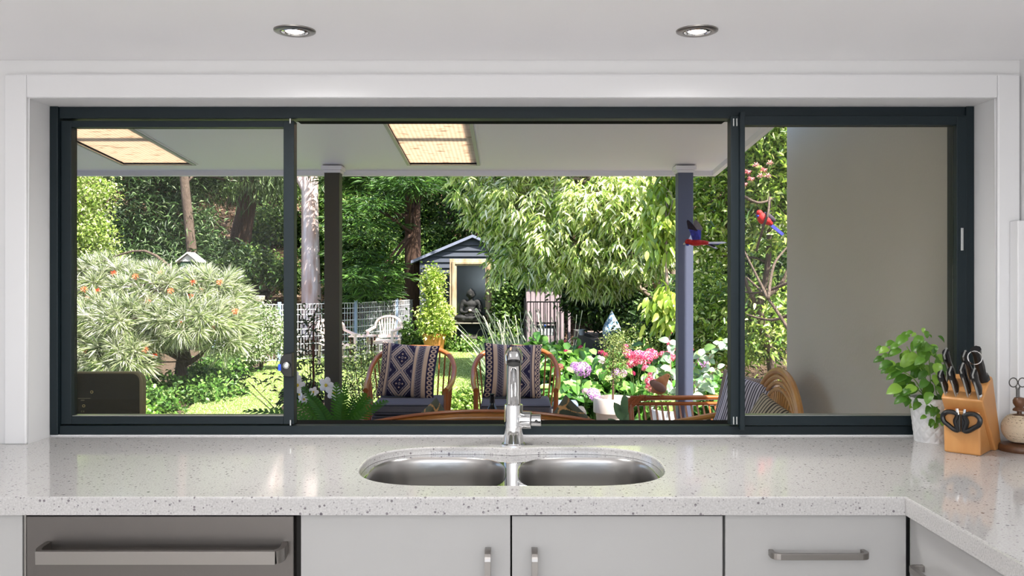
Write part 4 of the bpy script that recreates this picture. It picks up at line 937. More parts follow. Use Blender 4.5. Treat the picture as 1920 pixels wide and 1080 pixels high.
place_cushion(cushion_mesh('c', .40, .38, .12, lambda U,V: ikat(U,V), 200), 'patterned_cushion', 'navy and cream geometric woven cushion with diamonds in the left cane chair', CH1+Vector((-.035,.10,.735)), (math.radians(-16), math.radians(4), math.radians(-4)), 'navy and cream woven cushions')
place_cushion(cushion_mesh('c', .40, .38, .12, lambda U,V: ikat(U,V,True), 200), 'patterned_cushion', 'navy and cream striped woven cushion in the cane chair behind the tap', CH2+Vector((-.02,.10,.735)), (math.radians(-16), math.radians(2), math.radians(3)), 'navy and cream woven cushions')
# --- loveseat with its arched back to the house
LV = thing('cane_loveseat', 'honey cane loveseat with arched back turned to the window, in front of the tap', 'sofa', (-.13, 4.3, 0))
def arch(u, z0=.730, k=.184): return z0-k*u*u
cx_ = [u*.80 for u in np.linspace(-1,1,25)]
MB().tube([(u, -.10-.02*(1-(u/.8)**2), arch(u)) for u in cx_], .0085, 8).build('top_rail', cane, LV, smooth=True)
MB().tube([(u, -.10-.02*(1-(u/.8)**2), arch(u)-.034) for u in cx_], .026, 12).build('back_rail', cane2 if 0 else mat('amber_cane', (158,104,40), .3, noise=(7,(130,80,26),1), coat=.3), LV, smooth=True)
for i in range(16):
    x = -.70+i*.0935; MB().tube([(x,-.10,.34),(x,-.11,arch(x)-.05)], .009, 6).build('slat', cane, LV, smooth=True)
b = MB(); b.tube([(-.74,-.08,.34),(.74,-.08,.34),(.74,.46,.34),(-.74,.46,.34),(-.74,-.08,.34)], .018, 8); b.box(-.72,.72,-.07,.45,.33,.345); b.build('seat_frame', cane, LV)
for s in (-1,1):
    for y in (-.08,.44): MB().tube([(s*.74,y,0),(s*.74,y,.56 if y > 0 else .60)], .019, 8).build('leg', cane, LV, smooth=True)
    MB().tube(smooth_path([(s*.78,-.10,.607),(s*.78,.1,.59),(s*.76,.44,.56)],5), .018, 8).build('arm', cane, LV, smooth=True)
MB().box(-.70,.70,-.05,.44,.348,.44).build('seat_pad', gf, LV, bevel=.03, seg=4)
def paisley(U, V):
    c = np.zeros(U.shape+(3,))+np.array(lin((62,70,58)))
    r = np.sqrt((U-.5)**2+(V-.5)**2); an = np.arctan2(V-.5, U-.5)
    c[(np.abs(U-.5) > .42) | (np.abs(V-.5) > .42)] = np.array(lin((88,92,78)))
    c[np.abs(r-.30-.05*np.sin(an*8)) < .018] = np.array(lin((196,150,96)))
    c[np.abs(r-.18-.03*np.cos(an*6)) < .014] = np.array(lin((172,160,120)))
    c[r < .07] = np.array(lin((34,38,44))); c[(np.abs(np.sin(U*16+2*np.sin(V*11))-np.cos(V*15)) < .16) & (r > .34)] = np.array(lin((188,146,96)))
    return c
pc1 = cushion_mesh('c', .36, .36, .11, paisley, 80)
place_cushion(pc1, 'patterned_cushion', 'dark olive cushion with orange scroll print behind the loveseat rail, left', (X(808,4.47), 4.47, .50), (math.radians(-8), math.radians(-38), math.radians(14)), 'olive scroll-print cushions')
pc2 = pc1.copy(); C.objects.link(pc2)
place_cushion(pc2, 'patterned_cushion', 'dark olive cushion with orange scroll print behind the loveseat rail, right of the tap', (X(1070,4.47), 4.47, .515), (math.radians(-8), math.radians(38), math.radians(-14)), 'olive scroll-print cushions')
# coffee table + wine bottle
ct = thing('coffee_table', 'low cane coffee table between the loveseat and the two hoop chairs', 'table', (-.12, 5.08, 0))
MB().box(-.3,.3,-.16,.16,.375,.40).build('table_top', cane, ct, bevel=.006)
for sx in (-1,1):
    for sy in (-1,1): MB().tube([(sx*.27,sy*.13,0),(sx*.27,sy*.13,.378)], .014, 8).build('leg', cane, ct, smooth=True)
wb = thing('wine_bottle', 'dark wine bottle standing just left of the tap, in front of the striped cushion', 'bottle', (X(923,5.0), 5.0, .401))
MB().lathe([(.036,0),(.037,.004),(.037,.19),(.030,.215),(.0145,.24),(.0135,.285),(.015,.287),(.015,.300),(.012,.301)], seg=24).build('bottle', mat('dark_bottle_glass', (12,14,12), .08), wb, smooth=True)
MB().lathe([(.0142,.245),(.0148,.25),(.0148,.297),(.001,.2975)], seg=20).build('foil_cap', mat('black_foil', (22,20,22), .25), wb, smooth=True)
# --- slatted settee at the right
ST = thing('cane_settee', 'orange cane settee with slatted back beside the flower bed, dove on its rail', 'sofa', (X(1180,5.06)+.33, 4.9, 0))
x0, x1 = -.325, .33; yt = .16; zt = .668
MB().tube([(x0,yt,zt),(x1,yt+.0,zt+.004)], .0145, 10).build('top_rail', cane, ST, smooth=True)
MB().tube([(x0+.03,yt-.006,zt-.034),(x1,yt-.006,zt-.030)], .011, 8).build('second_rail', cane, ST, smooth=True)
for s, xx in ((-1,x0+.002),(1,x1)):
    MB().tube([(xx,yt,zt+.002),(xx+.006,yt-.03,.50),(xx+.012,yt-.07,.30),(xx+.012,yt-.07,0)], .0155, 10).build('back_post', cane, ST, smooth=True)
for i in range(18):
    xx = x0+.045+i*.0345; lean = .02+.012*(i/17)
    MB().tube([(xx,yt-.004,zt-.04),(xx+lean,yt-.065,.40)], .0062, 6).build('slat', cane, ST, smooth=True)
lb = MB()
for i in range(9): lb.tube([(x0+.012+i*.0085*(1),yt-.017,zt+.014-.0*i),(x0-.014,yt-.019,zt-.012-i*.0085)], .0036, 5)
for i in range(5): lb.tube([(x0+.055+i*.009+.0165*math.cos(a)*0,yt+.0165*math.cos(a),zt+.0165*math.sin(a)) for a in [2*PI*q/12 for q in range(13)]], .004, 5, caps=False)
lb.build('corner_binding', M['lashing'], ST)
b = MB(); b.tube([(x0+.01,yt-.07,.36),(x1+.01,yt-.07,.36),(x1+.01,-.22,.36),(x0+.01,-.22,.36),(x0+.01,yt-.07,.36)], .016, 8); b.box(x0+.02,x1,-.21,yt-.08,.352,.366); b.build('seat_frame', cane, ST)
for xx in (x0+.01, x1+.01): MB().tube([(xx,-.22,0),(xx,-.22,.36)], .016, 8).build('leg', cane, ST, smooth=True)
# --- rattan armchair against the rendered wall, arched back towards the wall
RC = thing('rattan_armchair', 'golden rattan armchair with arched fan back against the rendered wall', 'chair', (1.30, 4.25, 0), -PI/2)
def arch_pts(hw_, zt_, n=26):
    out = []
    for i in range(n+1):
        a = PI*i/n; out.append((-hw_*math.cos(a)*(1 if i < n/2 else 1), .03*math.sin(a)-.01, .42+(zt_-.42)*abs(math.sin(a))**.72))
    return out
for k, (hw_, zt_, r) in enumerate(((.40,.915,.017),(.372,.884,.013),(.35,.855,.011),(.322,.822,.010))):
    MB().tube(arch_pts(hw_, zt_), r, 8).build('back_hoop', cane2, RC, smooth=True)
for i in range(23):
    a = math.radians(20+140*i/22); ex, ez = -.335*math.cos(a), .42+(.835-.42)*abs(math.sin(a))**.72
    MB().tube([(ex*.35,-.02,.42),(ex,.02,ez)], .0068, 6).build('fan_slat', cane2, RC, smooth=True)
b = MB(); b.tube([(-.38,.0,.42),(.38,.0,.42),(.36,-.45,.40),(-.36,-.45,.40),(-.38,.0,.42)], .017, 8); b.box(-.36,.36,-.44,0,.395,.41); b.build('seat_frame', cane2, RC)
for s in (-1,1):
    MB().tube([(s*.38,0,0),(s*.38,0,.42)], .017, 8).build('leg', cane2, RC, smooth=True)
    MB().tube([(s*.36,-.44,0),(s*.36,-.44,.60)], .016, 8).build('leg', cane2, RC, smooth=True)
    MB().tube(smooth_path([(s*.395,-.01,.66),(s*.40,-.2,.635),(s*.36,-.44,.60)],5), .016, 8).build('arm', cane2, RC, smooth=True)
MB().box(-.34,.34,-.42,-.03,.41,.48).build('seat_pad', gf, RC, bevel=.03, seg=4)
sc1 = cushion_mesh('c', .40, .38, .13, stripes(30, (52,50,62), (214,210,220), .42), 130)
place_cushion(sc1, 'striped_cushion', 'large navy and white striped cushion leaning at the far end of the rattan armchair', (X(1410,4.50), 4.50, .65), (math.radians(-14), math.radians(12), math.radians(-38)), 'striped cushions on the rattan armchair')
sc2 = cushion_mesh('c', .32, .30, .13, stripes(20, (58,54,50), (188,176,150), .42), 110)
place_cushion(sc2, 'striped_cushion', 'smaller beige and black striped cushion in front, at the wall end of the rattan armchair', (X(1447,4.12), 4.12, .625), (math.radians(-24), math.radians(24), math.radians(-50)), 'striped cushions on the rattan armchair')
sc3 = cushion_mesh('c', .26, .42, .10, stripes(24, (112,98,92), (168,152,138), .45), 100)
place_cushion(sc3, 'striped_cushion', 'brown and white striped cushion leaning on the right end of the slatted settee', (X(1377,4.80), 4.76, .64), (math.radians(-10), math.radians(8), math.radians(-48)))
# --- screen at the far left
tbx = thing('side_table', 'narrow wooden side table just outside the left pane under the dark screen', 'table', (-1.75, 3.35, 0))
MB().box(-.46,.46,-.16,.16,.76,.79).build('table_top', mat('outdoor_timber', (176,98,48), .5, noise=(8,(150,78,36),1), stretch=(1,6,1)), tbx, bevel=.004)
for sx in (-1,1):
    for sy in (-1,1): MB().box(sx*.42-.02,sx*.42+.02,sy*.12-.02,sy*.12+.02,0,.76).build('leg', cane, tbx)
SC = thing('flat_screen', 'back of a dark olive flat screen at the lower left of the window', 'screen', (-1.72, 3.30, .79))
def rrect(x0, x1, z0, z1, r, n=8):
    out = []
    for cx, cz, a0 in ((x1-r,z1-r,0),(x0+r,z1-r,90),(x0+r,z0+r,180),(x1-r,z0+r,270)):
        for i in range(n+1):
            a = math.radians(a0+90*i/n); out.append(Vector((cx+r*math.cos(a), 0, cz+r*math.sin(a))))
    return out
xr = X(270,3.3)+1.72; 
MB().prism(rrect(-.34, xr, .012, Z(697,3.3)-.79, .035), (0,-.012,0), (0,.034,0)).build('bezel', mat('tan_bezel', (122,112,78), .4), SC, bevel=.003)
MB().prism(rrect(-.33, xr-.012, .016, Z(697,3.3)-.79-.006, .028), (0,-.0135,0), (0,.003,0)).build('back_panel', mat('olive_back_panel', (44,42,22), .35, spec=.25), SC)
bz = mat('brass_screw', (196,180,120), .4, .6)
for px, py in ((138,735),(172,735),(157,761)):
    p = P(px,py,3.285)-SC.location; MB().tube([p+Vector((.0045*math.cos(a),0,.0045*math.sin(a))) for a in [2*PI*q/16 for q in range(17)]], .0014, 5, caps=False).build('screw_ring', bz, SC)
def text(s, loc, size, m, parent, name='lettering'):
    cu = bpy.data.curves.new(name, 'FONT'); cu.body = s; cu.size = size; cu.extrude = .0003; cu.align_x = 'CENTER'
    o = bpy.data.objects.new(name, cu); C.objects.link(o); bpy.context.view_layer.update()
    me = bpy.data.meshes.new_from_object(o.evaluated_get(bpy.context.evaluated_depsgraph_get())); bpy.data.objects.remove(o)
    me.transform(Matrix.Rotation(PI/2,4,'X')); me.materials.append(m); o = bpy.data.objects.new(name, me); C.objects.link(o); o.parent = parent; o.location = loc; return o
tm = mat('faint_print', (150,140,104), .5)
text('C E', P(155,773,3.2845)-SC.location, .009, tm, SC)
MB().box(-.024,.024,-.0003,.0003,-.0008,.0008).build('print_line', tm, SC).location = P(158,747,3.2845)-SC.location
MB().box(-.007,.007,-.0003,.0003,-.0012,.0012).build('print_line', tm, SC).location = P(155,750.5,3.2845)-SC.location
MB().box(-.12,.12,-.08,.08,0,.014).build('foot', M['black'], SC)
# --- pots
cer = mat('cream_glazed_pot', (214,204,194), .5, noise=(8,(196,184,174),1)); sand = mat('sand_planter', (206,178,146), .8, noise=(4,(190,160,128),1), bump=(50,.3))
def round_pot(name, label, loc, r, h, m, cat='pot', rim=True):
    t = thing(name, label, cat, loc)
    pr = [(r*.66,0),(r*.70,.01),(r*.88,h*.68),(r*.90,h*.70)]+([(r*1.0,h*.71),(r*1.0,h*.97),(r*.97,h),(r*.88,h),(r*.85,h*.93)] if rim else [(r,h*.98),(r*.97,h),(r*.9,h),(r*.86,h*.93)])
    MB().lathe(pr, seg=32).build('pot', m, t, smooth=True)
    MB().lathe([(r*.86,h*.92),(.001,h*.93)], seg=20).build('soil', mat('garden_soil', (84,58,42), .95, bump=(60,1)), t)
    return t
def grow(t, blobs, ncl, per, spread, L, Wd, pal, mode='random', stems=0, sr=.004, name='foliage', stem_mat=None, m=None, droop=.25):
    cen, out = blobs_sample(blobs, ncl, .2); pos, dirs = cluster_leaves(cen, out, per, spread, mode); N = len(pos)
    V, F, cc = leaf_arrays(pos, dirs, L*rng.uniform(.65,1.2,N), Wd*rng.uniform(.8,1.2,N), palette(N, pal, None, .18), .25, droop)
    np_obj(name, V, F, cc, m or LM, t, 'stuff')
    if stems:
        b = MB()
        for i in range(stems):
            e = Vector(cen[i % ncl]); b.tube(smooth_path([(0,0,blobs[0][2]*.0+.05), (e.x*.35, e.y*.35, e.z*.55), e],4), [sr*(1-.08*k) for k in range(9)], 5)
        tag(b.build('twigs', stem_mat or bark_br, t), kind='stuff')
pt = round_pot('potted_tree', 'round cream pot with a slender small-leaved tree between chair and settee', (X(1149,7),7.0,0), .158, .40, cer, 'potted plant')
MB().tube([(0,0,.36),(.004,0,.55),(.0,0,.78)], [.010,.008,.005], 6).build('trunk', bark_br, pt, smooth=True)
grow(pt, [(0,0,.68,.10,.10,.17),(.02,0,.84,.13,.12,.10)], 90, 14, .05, .022, .010, [(112,130,66),(84,104,48),(150,160,96)])
for s in pt.children:
    pass
pb = round_pot('garden_pot', 'plain white pot seen behind the settee slats', (X(1257,5.75),5.75,0), .135, .50, mat('white_pot', (226,224,226), .6), 'potted plant', False)
grow(pb, [(0,0,.52,.10,.08,.03)], 30, 8, .05, .05, .035, [(110,150,66),(150,180,100)])
gp = round_pot('potted_citrus', 'tall bright leafy shrub in a terracotta pot in front of the shed', (X(814,15.4),15.4,0), .22, .36, mat('terracotta', (214,146,88), .7, noise=(6,(192,120,66),1)), 'potted plant', False)
grow(gp, [(-.02,0,1.28,.20,.18,.26),(.0,0,1.0,.16,.16,.2),(.02,0,.62,.34,.3,.30),(.05,0,.42,.28,.25,.12)], 330, 20, .11, .06, .034, [(196,214,110),(162,190,76),(120,154,56),(222,232,160)], stems=14, sr=.01)
fk = thing('planter_box', 'sand-coloured planter left of the dark post with orchids', 'planter', (X(575,6.0),6.0,0))
b = MB(); b.box(-.14,.125,-.16,.16,0,.50); b.build('box', sand, fk, bevel=.008); MB().box(-.13,.115,-.15,.15,.495,.505).build('soil', mat('dark_soil', (52,40,32), .95), fk)
grow(fk, [(-.03,0,.55,.11,.12,.06)], 90, 10, .06, .06, .022, DG+[(120,150,90)])
fk2 = thing('planter_box', 'stone-coloured planter half hidden between fern and left cane chair', 'planter', (X(683,6.3),6.3,0))
MB().box(-.09,.12,-.12,.12,0,.44).build('box', mat('grey_sand_planter', (186,170,150), .8, bump=(50,.3)), fk2, bevel=.008); MB().box(-.08,.11,-.11,.11,.435,.445).build('soil', M['darkgap'], fk2)
grow(fk2, [(-.02,0,.62,.20,.16,.16),(-.03,0,.78,.17,.13,.12)], 130, 12, .09, .026, .013, [(52,70,36),(72,92,48),(40,54,30),(110,126,70)], stems=16, sr=.005)
sb = thing('spindly_shrub', 'spindly dark-twigged shrub with reddish stem beside the dark post', 'shrub', (X(577,5.6),5.75,.0))
MB().tube([(0,0,.3),(.004,0,.6),(.0,0,.9),(.006,0,1.14)], [.010,.009,.008,.005], 6).build('stem', mat('red_brown_stem', (96,52,38), .7), sb, smooth=True)
grow(sb, [(0,0,1.06,.13,.1,.13),(-.05,0,.86,.13,.1,.10),(.0,0,.72,.24,.12,.10),(-.36,-.1,.72,.2,.1,.08)], 62, 7, .09, .055, .010, [(44,60,30),(58,78,38),(34,46,26)], stems=34, sr=.0028)
# orchids
ow = mat('white_petal', (240,238,240), .5)
om = MB()
for k in range(5):
    a = 2*PI*k/5+.3; R = Matrix.Rotation(a,3,'Y'); om.ell(R @ Vector((0,0,.022)), (.017,.004,.021), R, 8, 5)
ocm = om.mesh('petals'); ocm.materials.append(ow); ocm.polygons.foreach_set('use_smooth', [True]*len(ocm.polygons))
oc = MB().ell((0,-.006,0), (.008,.006,.009), seg=8, rings=5).mesh('centre'); oc.materials.append(mat('yellow_centre', (216,190,60), .6))
orc = thing('orchid', 'arching orchid stem with white blooms in front of the dark post', 'flower', (X(590,5.35),5.35,0))
MB().tube(smooth_path([(-.02,0,.45),(-.03,0,.66),(.03,0,.80),(.10,0,.76),(.14,0,.70)],6), .0028, 5).build('stem', mat('orchid_stem', (86,104,48), .6), orc, smooth=True)
for px, py, s in ((557,722,1.25),(563,740,1.0),(612,722,1.25),(627,736,1.2),(588,735,.8),(570,748,.9),(553,708,1.0)):
    o = bpy.data.objects.new('bloom', ocm); C.objects.link(o); o.parent = orc; o.location = P(px,py,5.1)-orc.location; o.scale = (s*.95,)*3; o.rotation_euler = (rng.normal()*.3, 0, rng.normal()*.5)
    c_ = bpy.data.objects.new('centre', oc); C.objects.link(c_); c_.parent = o
# fern
fn = thing('potted_fern', 'bright green fern with broad arching fronds left of the left cane chair', 'fern', (X(634,4.75),4.75,0))
MB().lathe([(.09,0),(.13,.36),(.135,.40),(.12,.40),(.11,.36)], seg=24).build('pot', mat('dark_pot', (70,66,60), .6), fn, smooth=True)
fmt = [simple_leaf_mat('fern_green_a', (62,112,34), (84,138,46), .3), simple_leaf_mat('fern_green_b', (44,92,34), (70,120,44), .3)]
def frond(L, Wd, lean, az, mt, name='frond'):
    vs_, fs = [], []; n = 22; ca, sa = math.cos(az), math.sin(az)
    tx_ = Vector((ca*lean, 0, .8)).normalized(); sv_ = (Vector((-sa, ca, 0))*.35+Vector((tx_.z, 0, -tx_.x))*(.9 if sa <= 0 else -.9)).normalized()
    def pt_(s, u):
        r = lean*L*s**1.25; z = L*(s*1.0-.42*lean*s*s*1.2)
        return Vector((r*ca, r*sa, z))+sv_*u+Vector((0, .15*abs(u), 0))
    for i in range(n):
        s0 = (i+.03)/n; s1 = (i+.95)/n; w0 = Wd*math.sin(PI*min(1,(s0*.86+.12)))**.7
        for sd in (-1,1):
            k = len(vs_); vs_ += [pt_(s0,0), pt_(s1,0), pt_(min(1,s1+.03), sd*w0), pt_(min(1,s0+.05), sd*w0*1.0)]
            fs.append((k,k+1,k+2,k+3) if sd > 0 else (k,k+3,k+2,k+1))
    b = MB().add(vs_, fs); b.tube([pt_(i/10,0)+Vector((0,0,.001)) for i in range(11)], [.0025]*10+[.0008], 4); return b.build(name, mt, fn)
for i in range(10):
    az = 2*PI*i/10+rng.normal()*.2; o = frond(rng.uniform(.38,.48), .036, rng.uniform(.3,.8), az, fmt[i % 2 if i > 4 else 0]); o.location = (0,0,.40)
for az, ln, L in ((-1.57,.12,.42),(-2.6,.8,.46),(-.5,.7,.48),(-1.2,.4,.44),(-2.1,.5,.46),(-.3,.4,.42),(3.0,.7,.46),(-2.9,1.0,.5)):
    o = frond(L, .038, ln, az, fmt[0]); o.location = (0,0,.41)
# --- mesh fence
fw = mat('pale_fence_paint', (206,208,214), .5); fpst = mat('blue_grey_fence_post', (150,166,192), .5)
FN = thing('mesh_fence', 'pale wire mesh pool fence with square posts behind the garden chairs', 'fence', (X(640,14.4),14.4,0))
fp = [(X(400,13.6),13.6),(X(524,13.9),13.9),(X(667,14.8),14.8),(X(744,16.0),16.0),(X(792,17.2),17.2)]
hts = [.93,.92,.92,.92,.92]
for i, (x, y) in enumerate(fp):
    MB().box(x-.025,x+.025,y-.025,y+.025,0,.96).build('fence_post', fpst, FN, world=True, bevel=.004)
for (xa, ya_), (xb, yb_) in zip(fp[:-1], fp[1:]):
    L_ = math.hypot(xb-xa, yb_-ya_); n = int(L_/.052); b = MB()
    for k in range(1, n):
        t_ = k/n; x, y = xa+(xb-xa)*t_, ya_+(yb_-ya_)*t_; b.bar([(x,y,.03),(x,y,.92)], .008, .008, up=(0,1,0))
    for z in (.03,.15,.27,.39,.51,.63,.75,.83,.92): b.bar([(xa,ya_,z),(xb,yb_,z)], .010, .012)
    tag(b.build('wire_panel', fw, FN, world=True), kind='stuff')
# --- white garden chairs
gw = mat('white_garden_paint', (236,214,206), .5)
def garden_chair(loc, rz, label):
    t = thing('garden_chair', label, 'chair', loc, rz, 'white slatted garden chairs')
    for s in (-1,1):
        MB().bar([(s*.25,-.24,0),(s*.25,-.22,.62)], .045, .035, up=(0,1,0)).build('leg', gw, t)
        MB().bar([(s*.24,.24,0),(s*.22,.26,.45)], .045, .035, up=(0,1,0)).build('leg', gw, t)
        MB().bar(smooth_path([(s*.26,-.25,.63),(s*.275,0,.66),(s*.265,.2,.70)],4), .07, .03).build('arm', gw, t)
    ap_ = [(-.27*math.cos(a), .24+.05*math.sin(a), .70+.24*abs(math.sin(a))**.8) for a in [PI*i/16 for i in range(17)]]
    MB().bar(ap_, .035, .055, up=(0,1,0)).build('back_hoop', gw, t)
    MB().bar([(-.22,.25,.50),(.22,.25,.50)], .03, .05).build('lower_back_rail', gw, t)
    for i in range(8):
        x = -.168+i*.048; zz = .70+.24*math.sqrt(max(0,1-(x*1.25/.27)**2))**.8; MB().bar([(x*.85,.25,.50),(x*1.25,.28,zz)], .024, .014, up=(0,1,0)).build('back_slat', gw, t)
    for i in range(7): MB().box(-.25,.25,-.24+i*.07,-.18+i*.07,.41,.43).build('seat_slat', gw, t)
    MB().box(-.26,.26,-.25,-.23,.36,.42).build('seat_rail', gw, t)
    MB().bar([(-.25,-.235,.2),(.25,-.235,.2)], .03, .03).build('stretcher', gw, t)
    t.scale = (.84,.84,.76)
    return t
garden_chair((X(720,14.2),14.2,0), math.radians(-12), 'white slatted garden chair facing the house in front of the mesh fence')
garden_chair((X(632,13.3),13.3,0), math.radians(38), 'white slatted garden chair turned sideways, partly hidden by the dark post')
gt = thing('garden_table', 'small low garden table between the two white chairs', 'table', (X(680,14.0),14.0,0))
for i in range(4): MB().box(-.2,.2,-.17+i*.09,-.09+i*.09,.40,.42).build('slat', gw, gt)
for sx in (-1,1):
    for sy in (-1,1): MB().box(sx*.17-.015,sx*.17+.015,sy*.14-.015,sy*.14+.015,0,.40).build('leg', bark_br, gt)
# --- shed
SH = thing('garden_shed', 'dark blue-grey weatherboard garden shed with a gable roof', 'shed', (-.745,16.4,0))
sp_ = mat('shed_blue_grey_paint', (66,72,86), .55, noise=(3,(58,64,76),1)); rfm = mat('shed_roof_trim', (128,134,156), .5)
hwid, ze, za = .99, 1.70, 2.10
MB().prism([Vector(p) for p in ((-hwid,0,0),(hwid,0,0),(hwid,0,ze),(0,0,za),(-hwid,0,ze))], (0,.02,0), (0,1.9,0)).build('frame', sp_, SH)
z = .02
while z < za-.03:
    z1 = z+.108; hh = hwid if z1 < ze else hwid*(za-z1)/(za-ze)+.02; hh = min(hh, hwid)
    hb = hwid if z < ze else hwid*(za-z)/(za-ze)
    if hh > .05: MB().add([(-hb,-.034,z),(hb,-.034,z),(hh,-.004,min(z1,za)),(-hh,-.004,min(z1,za)),(-hb,.02,z),(hb,.02,z),(hh,.02,min(z1,za)),(-hh,.02,min(z1,za))], [(0,1,2,3),(1,0,4,5),(2,1,5,6),(3,2,6,7),(0,3,7,4),(4,7,6,5)]).build('weatherboard', sp_, SH)
    z = z1
for s in (-1,1):
    MB().prism([Vector(p) for p in ((s*(hwid+.17),0,ze-.085),(0,0,za+.005),(0,0,za+.06),(s*(hwid+.17),0,ze-.03))], (0,-.10,0), (0,2.1,0)).build('roof', rfm, SH)
MB().box(-hwid-.01,-hwid+.035,-.035,0,0,ze).build('corner_trim', sp_, SH)
mi = thing('framed_mirror', 'tall mirror in a weathered pale gold frame leaning on the shed front', 'mirror', (X(883,16.2), 16.24, .50))
hw_, hh_ = .40, 1.20; gfm = mat('weathered_gold_frame', (206,186,158), .5, noise=(12,(150,122,92),.8), stretch=(1,1,.3))
for k, (a, c_, y0, y1) in enumerate(((0,.05,-.03,.0),(.045,.10,-.05,-.005),(.095,.13,-.03,.0))):
    b = MB()
    b.box(-hw_+a,-hw_+c_,y0,y1,a,hh_-a); b.box(hw_-c_,hw_-a,y0,y1,a,hh_-a); b.box(-hw_+c_,hw_-c_,y0,y1,a,c_); b.box(-hw_+c_,hw_-c_,y0,y1,hh_-c_,hh_-a); b.build('frame', gfm, mi, bevel=.006)
MB().box(-hw_+.12,hw_-.12,-.012,-.004,.12,hh_-.12).build('mirror_glass', mat('dark_mirror_glass', (70,78,84), .12, .9), mi)
it = thing('iron_table', 'cast-iron sewing-machine table under the statue', 'table', (X(881,15.85), 15.85, 0))
irn = mat('weathered_iron', (96,92,86), .7); zt2 = .53
MB().box(-.30,.30,-.16,.16,zt2-.02,zt2).build('table_top', mat('grey_table_top', (140,134,122), .7), it, bevel=.004)
for s in (-1,1):
    MB().box(s*.25-.012,s*.25+.012,-.14,-.115,0,zt2-.02).build('leg', irn, it); MB().box(s*.25-.012,s*.25+.012,.115,.14,0,zt2-.02).build('leg', irn, it)
    MB().tube(smooth_path([(s*.25,-.12,.44),(s*.16,-.12,.38),(s*.13,-.12,.26),(s*.18,-.12,.14),(s*.25,-.12,.05)],5), .008, 6).build('scroll', irn, it, smooth=True)
MB().box(-.14,.14,-.128,-.115,.24,.31).build('name_plate', irn, it, bevel=.003)
tb_ = MB()
for z_ in (.06,.12): tb_.box(-.2,.2,-.125,-.11,z_,z_+.015)
tb_.build('treadle', irn, it)
# statue
stn = mat('dark_weathered_stone', (17,17,19), .8, noise=(14,(34,34,34),.5), bump=(40,.4))
bd = thing('buddha_statue', 'dark stone seated Buddha statue in front of the framed mirror', 'statue', (X(882,15.85), 15.85, .53))
b = MB()
b.ell((0,0,.05),(.30,.15,.05)); b.ell((-.16,-.05,.09),(.14,.09,.055)); b.ell((.16,-.05,.09),(.14,.09,.055)); b.ell((0,-.07,.08),(.16,.09,.045)); b.ell((-.25,-.04,.08),(.06,.07,.05)); b.ell((.25,-.04,.08),(.06,.07,.05))
b.ell((0,.02,.20),(.115,.085,.14)); b.ell((0,.02,.33),(.125,.075,.075)); b.ell((-.12,.02,.37),(.055,.05,.05)); b.ell((.12,.02,.37),(.055,.05,.05))
for s in (-1,1):
    b.tube([(s*.14,.02,.37),(s*.175,.0,.26),(s*.165,-.04,.19)], [.042,.038,.034], 10); b.tube([(s*.165,-.04,.19),(s*.09,-.10,.18),(s*.02,-.12,.20)], [.034,.028,.024], 10)
    b.ell((s*.068,.0,.50),(.012,.02,.035))
b.ell((0,-.12,.205),(.045,.03,.022)); b.tube([(0,.015,.38),(0,.01,.46)], .036, 10); b.ell((0,.0,.505),(.062,.068,.078)); b.ell((0,.01,.575),(.036,.036,.03)); b.ell((0,.01,.60),(.018,.018,.022)); b.ell((0,-.068,.50),(.010,.014,.02))
remeshed(b, 'figure', stn, bd, .011, 4)
hr_ = MB()
for i in range(70):
    a = i*2.4; ph = math.acos(1-(i/70)*1.05); hr_.ell((.062*math.sin(ph)*math.cos(a), .008+.066*math.sin(ph)*math.sin(a), .515+.07*math.cos(ph)), (.011,.011,.010), None, 6, 4)
keep = hr_.build('hair_curls', stn, bd, smooth='all')
MB().ell((0,-.150,.225),(.030,.018,.022)).build('candle_cup', mat('pink_white_cup', (232,206,204), .5), bd, smooth='all')
# small side cupboard + gate at right of the shed
cp = thing('tin_cupboard', 'tall grey corrugated tin cupboard behind the black gate', 'cupboard', (X(1022,15.0),15.3,0))
cm = mat('grey_pink_tin', (172,156,160), .6, noise=(3,(140,126,130),1)); x0, x1 = X(986,15)-cp.location.x, X(1060,15)-cp.location.x
for i in range(8):
    a = x0+(x1-x0)*i/8; c_ = x0+(x1-x0)*(i+1)/8
    MB().add([(a,0,0),(a+.012,-.022,0),(c_-.02,-.022,0),(c_-.004,0,0),(a,0,1.22),(a+.012,-.022,1.22),(c_-.02,-.022,1.22),(c_-.004,0,1.22)], [(0,1,5,4),(1,2,6,5),(2,3,7,6)]).build('tin_panel', cm, cp)
MB().box(x0,x1,.002,.5,0,1.215).build('carcass', cm, cp); MB().box(x0-.03,x1+.03,-.08,.5,1.22,1.28).build('top', mat('pale_tin_top', (206,196,196), .6), cp)
gt_ = thing('metal_gate', 'black metal gate of thin upright bars between shed and retaining wall', 'gate', (X(1022,14.6),14.6,0))
gx0, gx1 = X(988,14.6)-gt_.location.x, X(1064,14.6)-gt_.location.x
for z_ in (.14,.93): MB().box(gx0,gx1,-.012,.012,z_,z_+.022).build('rail', M['black'], gt_)
for i in range(13):
    x = gx0+(gx1-gx0)*i/12; MB().box(x-.007,x+.007,-.007,.007,.06,.95).build('bar', M['black'], gt_)
MB().box(gx1+.01,gx1+.05,-.02,.02,0,1.0).build('gate_post', cm, gt_); MB().box(gx0-.05,gx0-.01,-.02,.02,0,1.0).build('gate_post', M['black'], gt_)
gr = thing('garden_trolley', 'small black garden trolley with white tub behind the gate', 'trolley', (X(1024,14.85),14.85,0))
MB().box(-.14,.14,-.08,.08,.36,.50).build('tub', mat('white_plastic', (214,212,216), .5), gr, bevel=.01)
b = MB(); b.box(-.16,.16,-.09,.09,.56,.585); b.box(-.16,.16,-.09,.09,.50,.53)
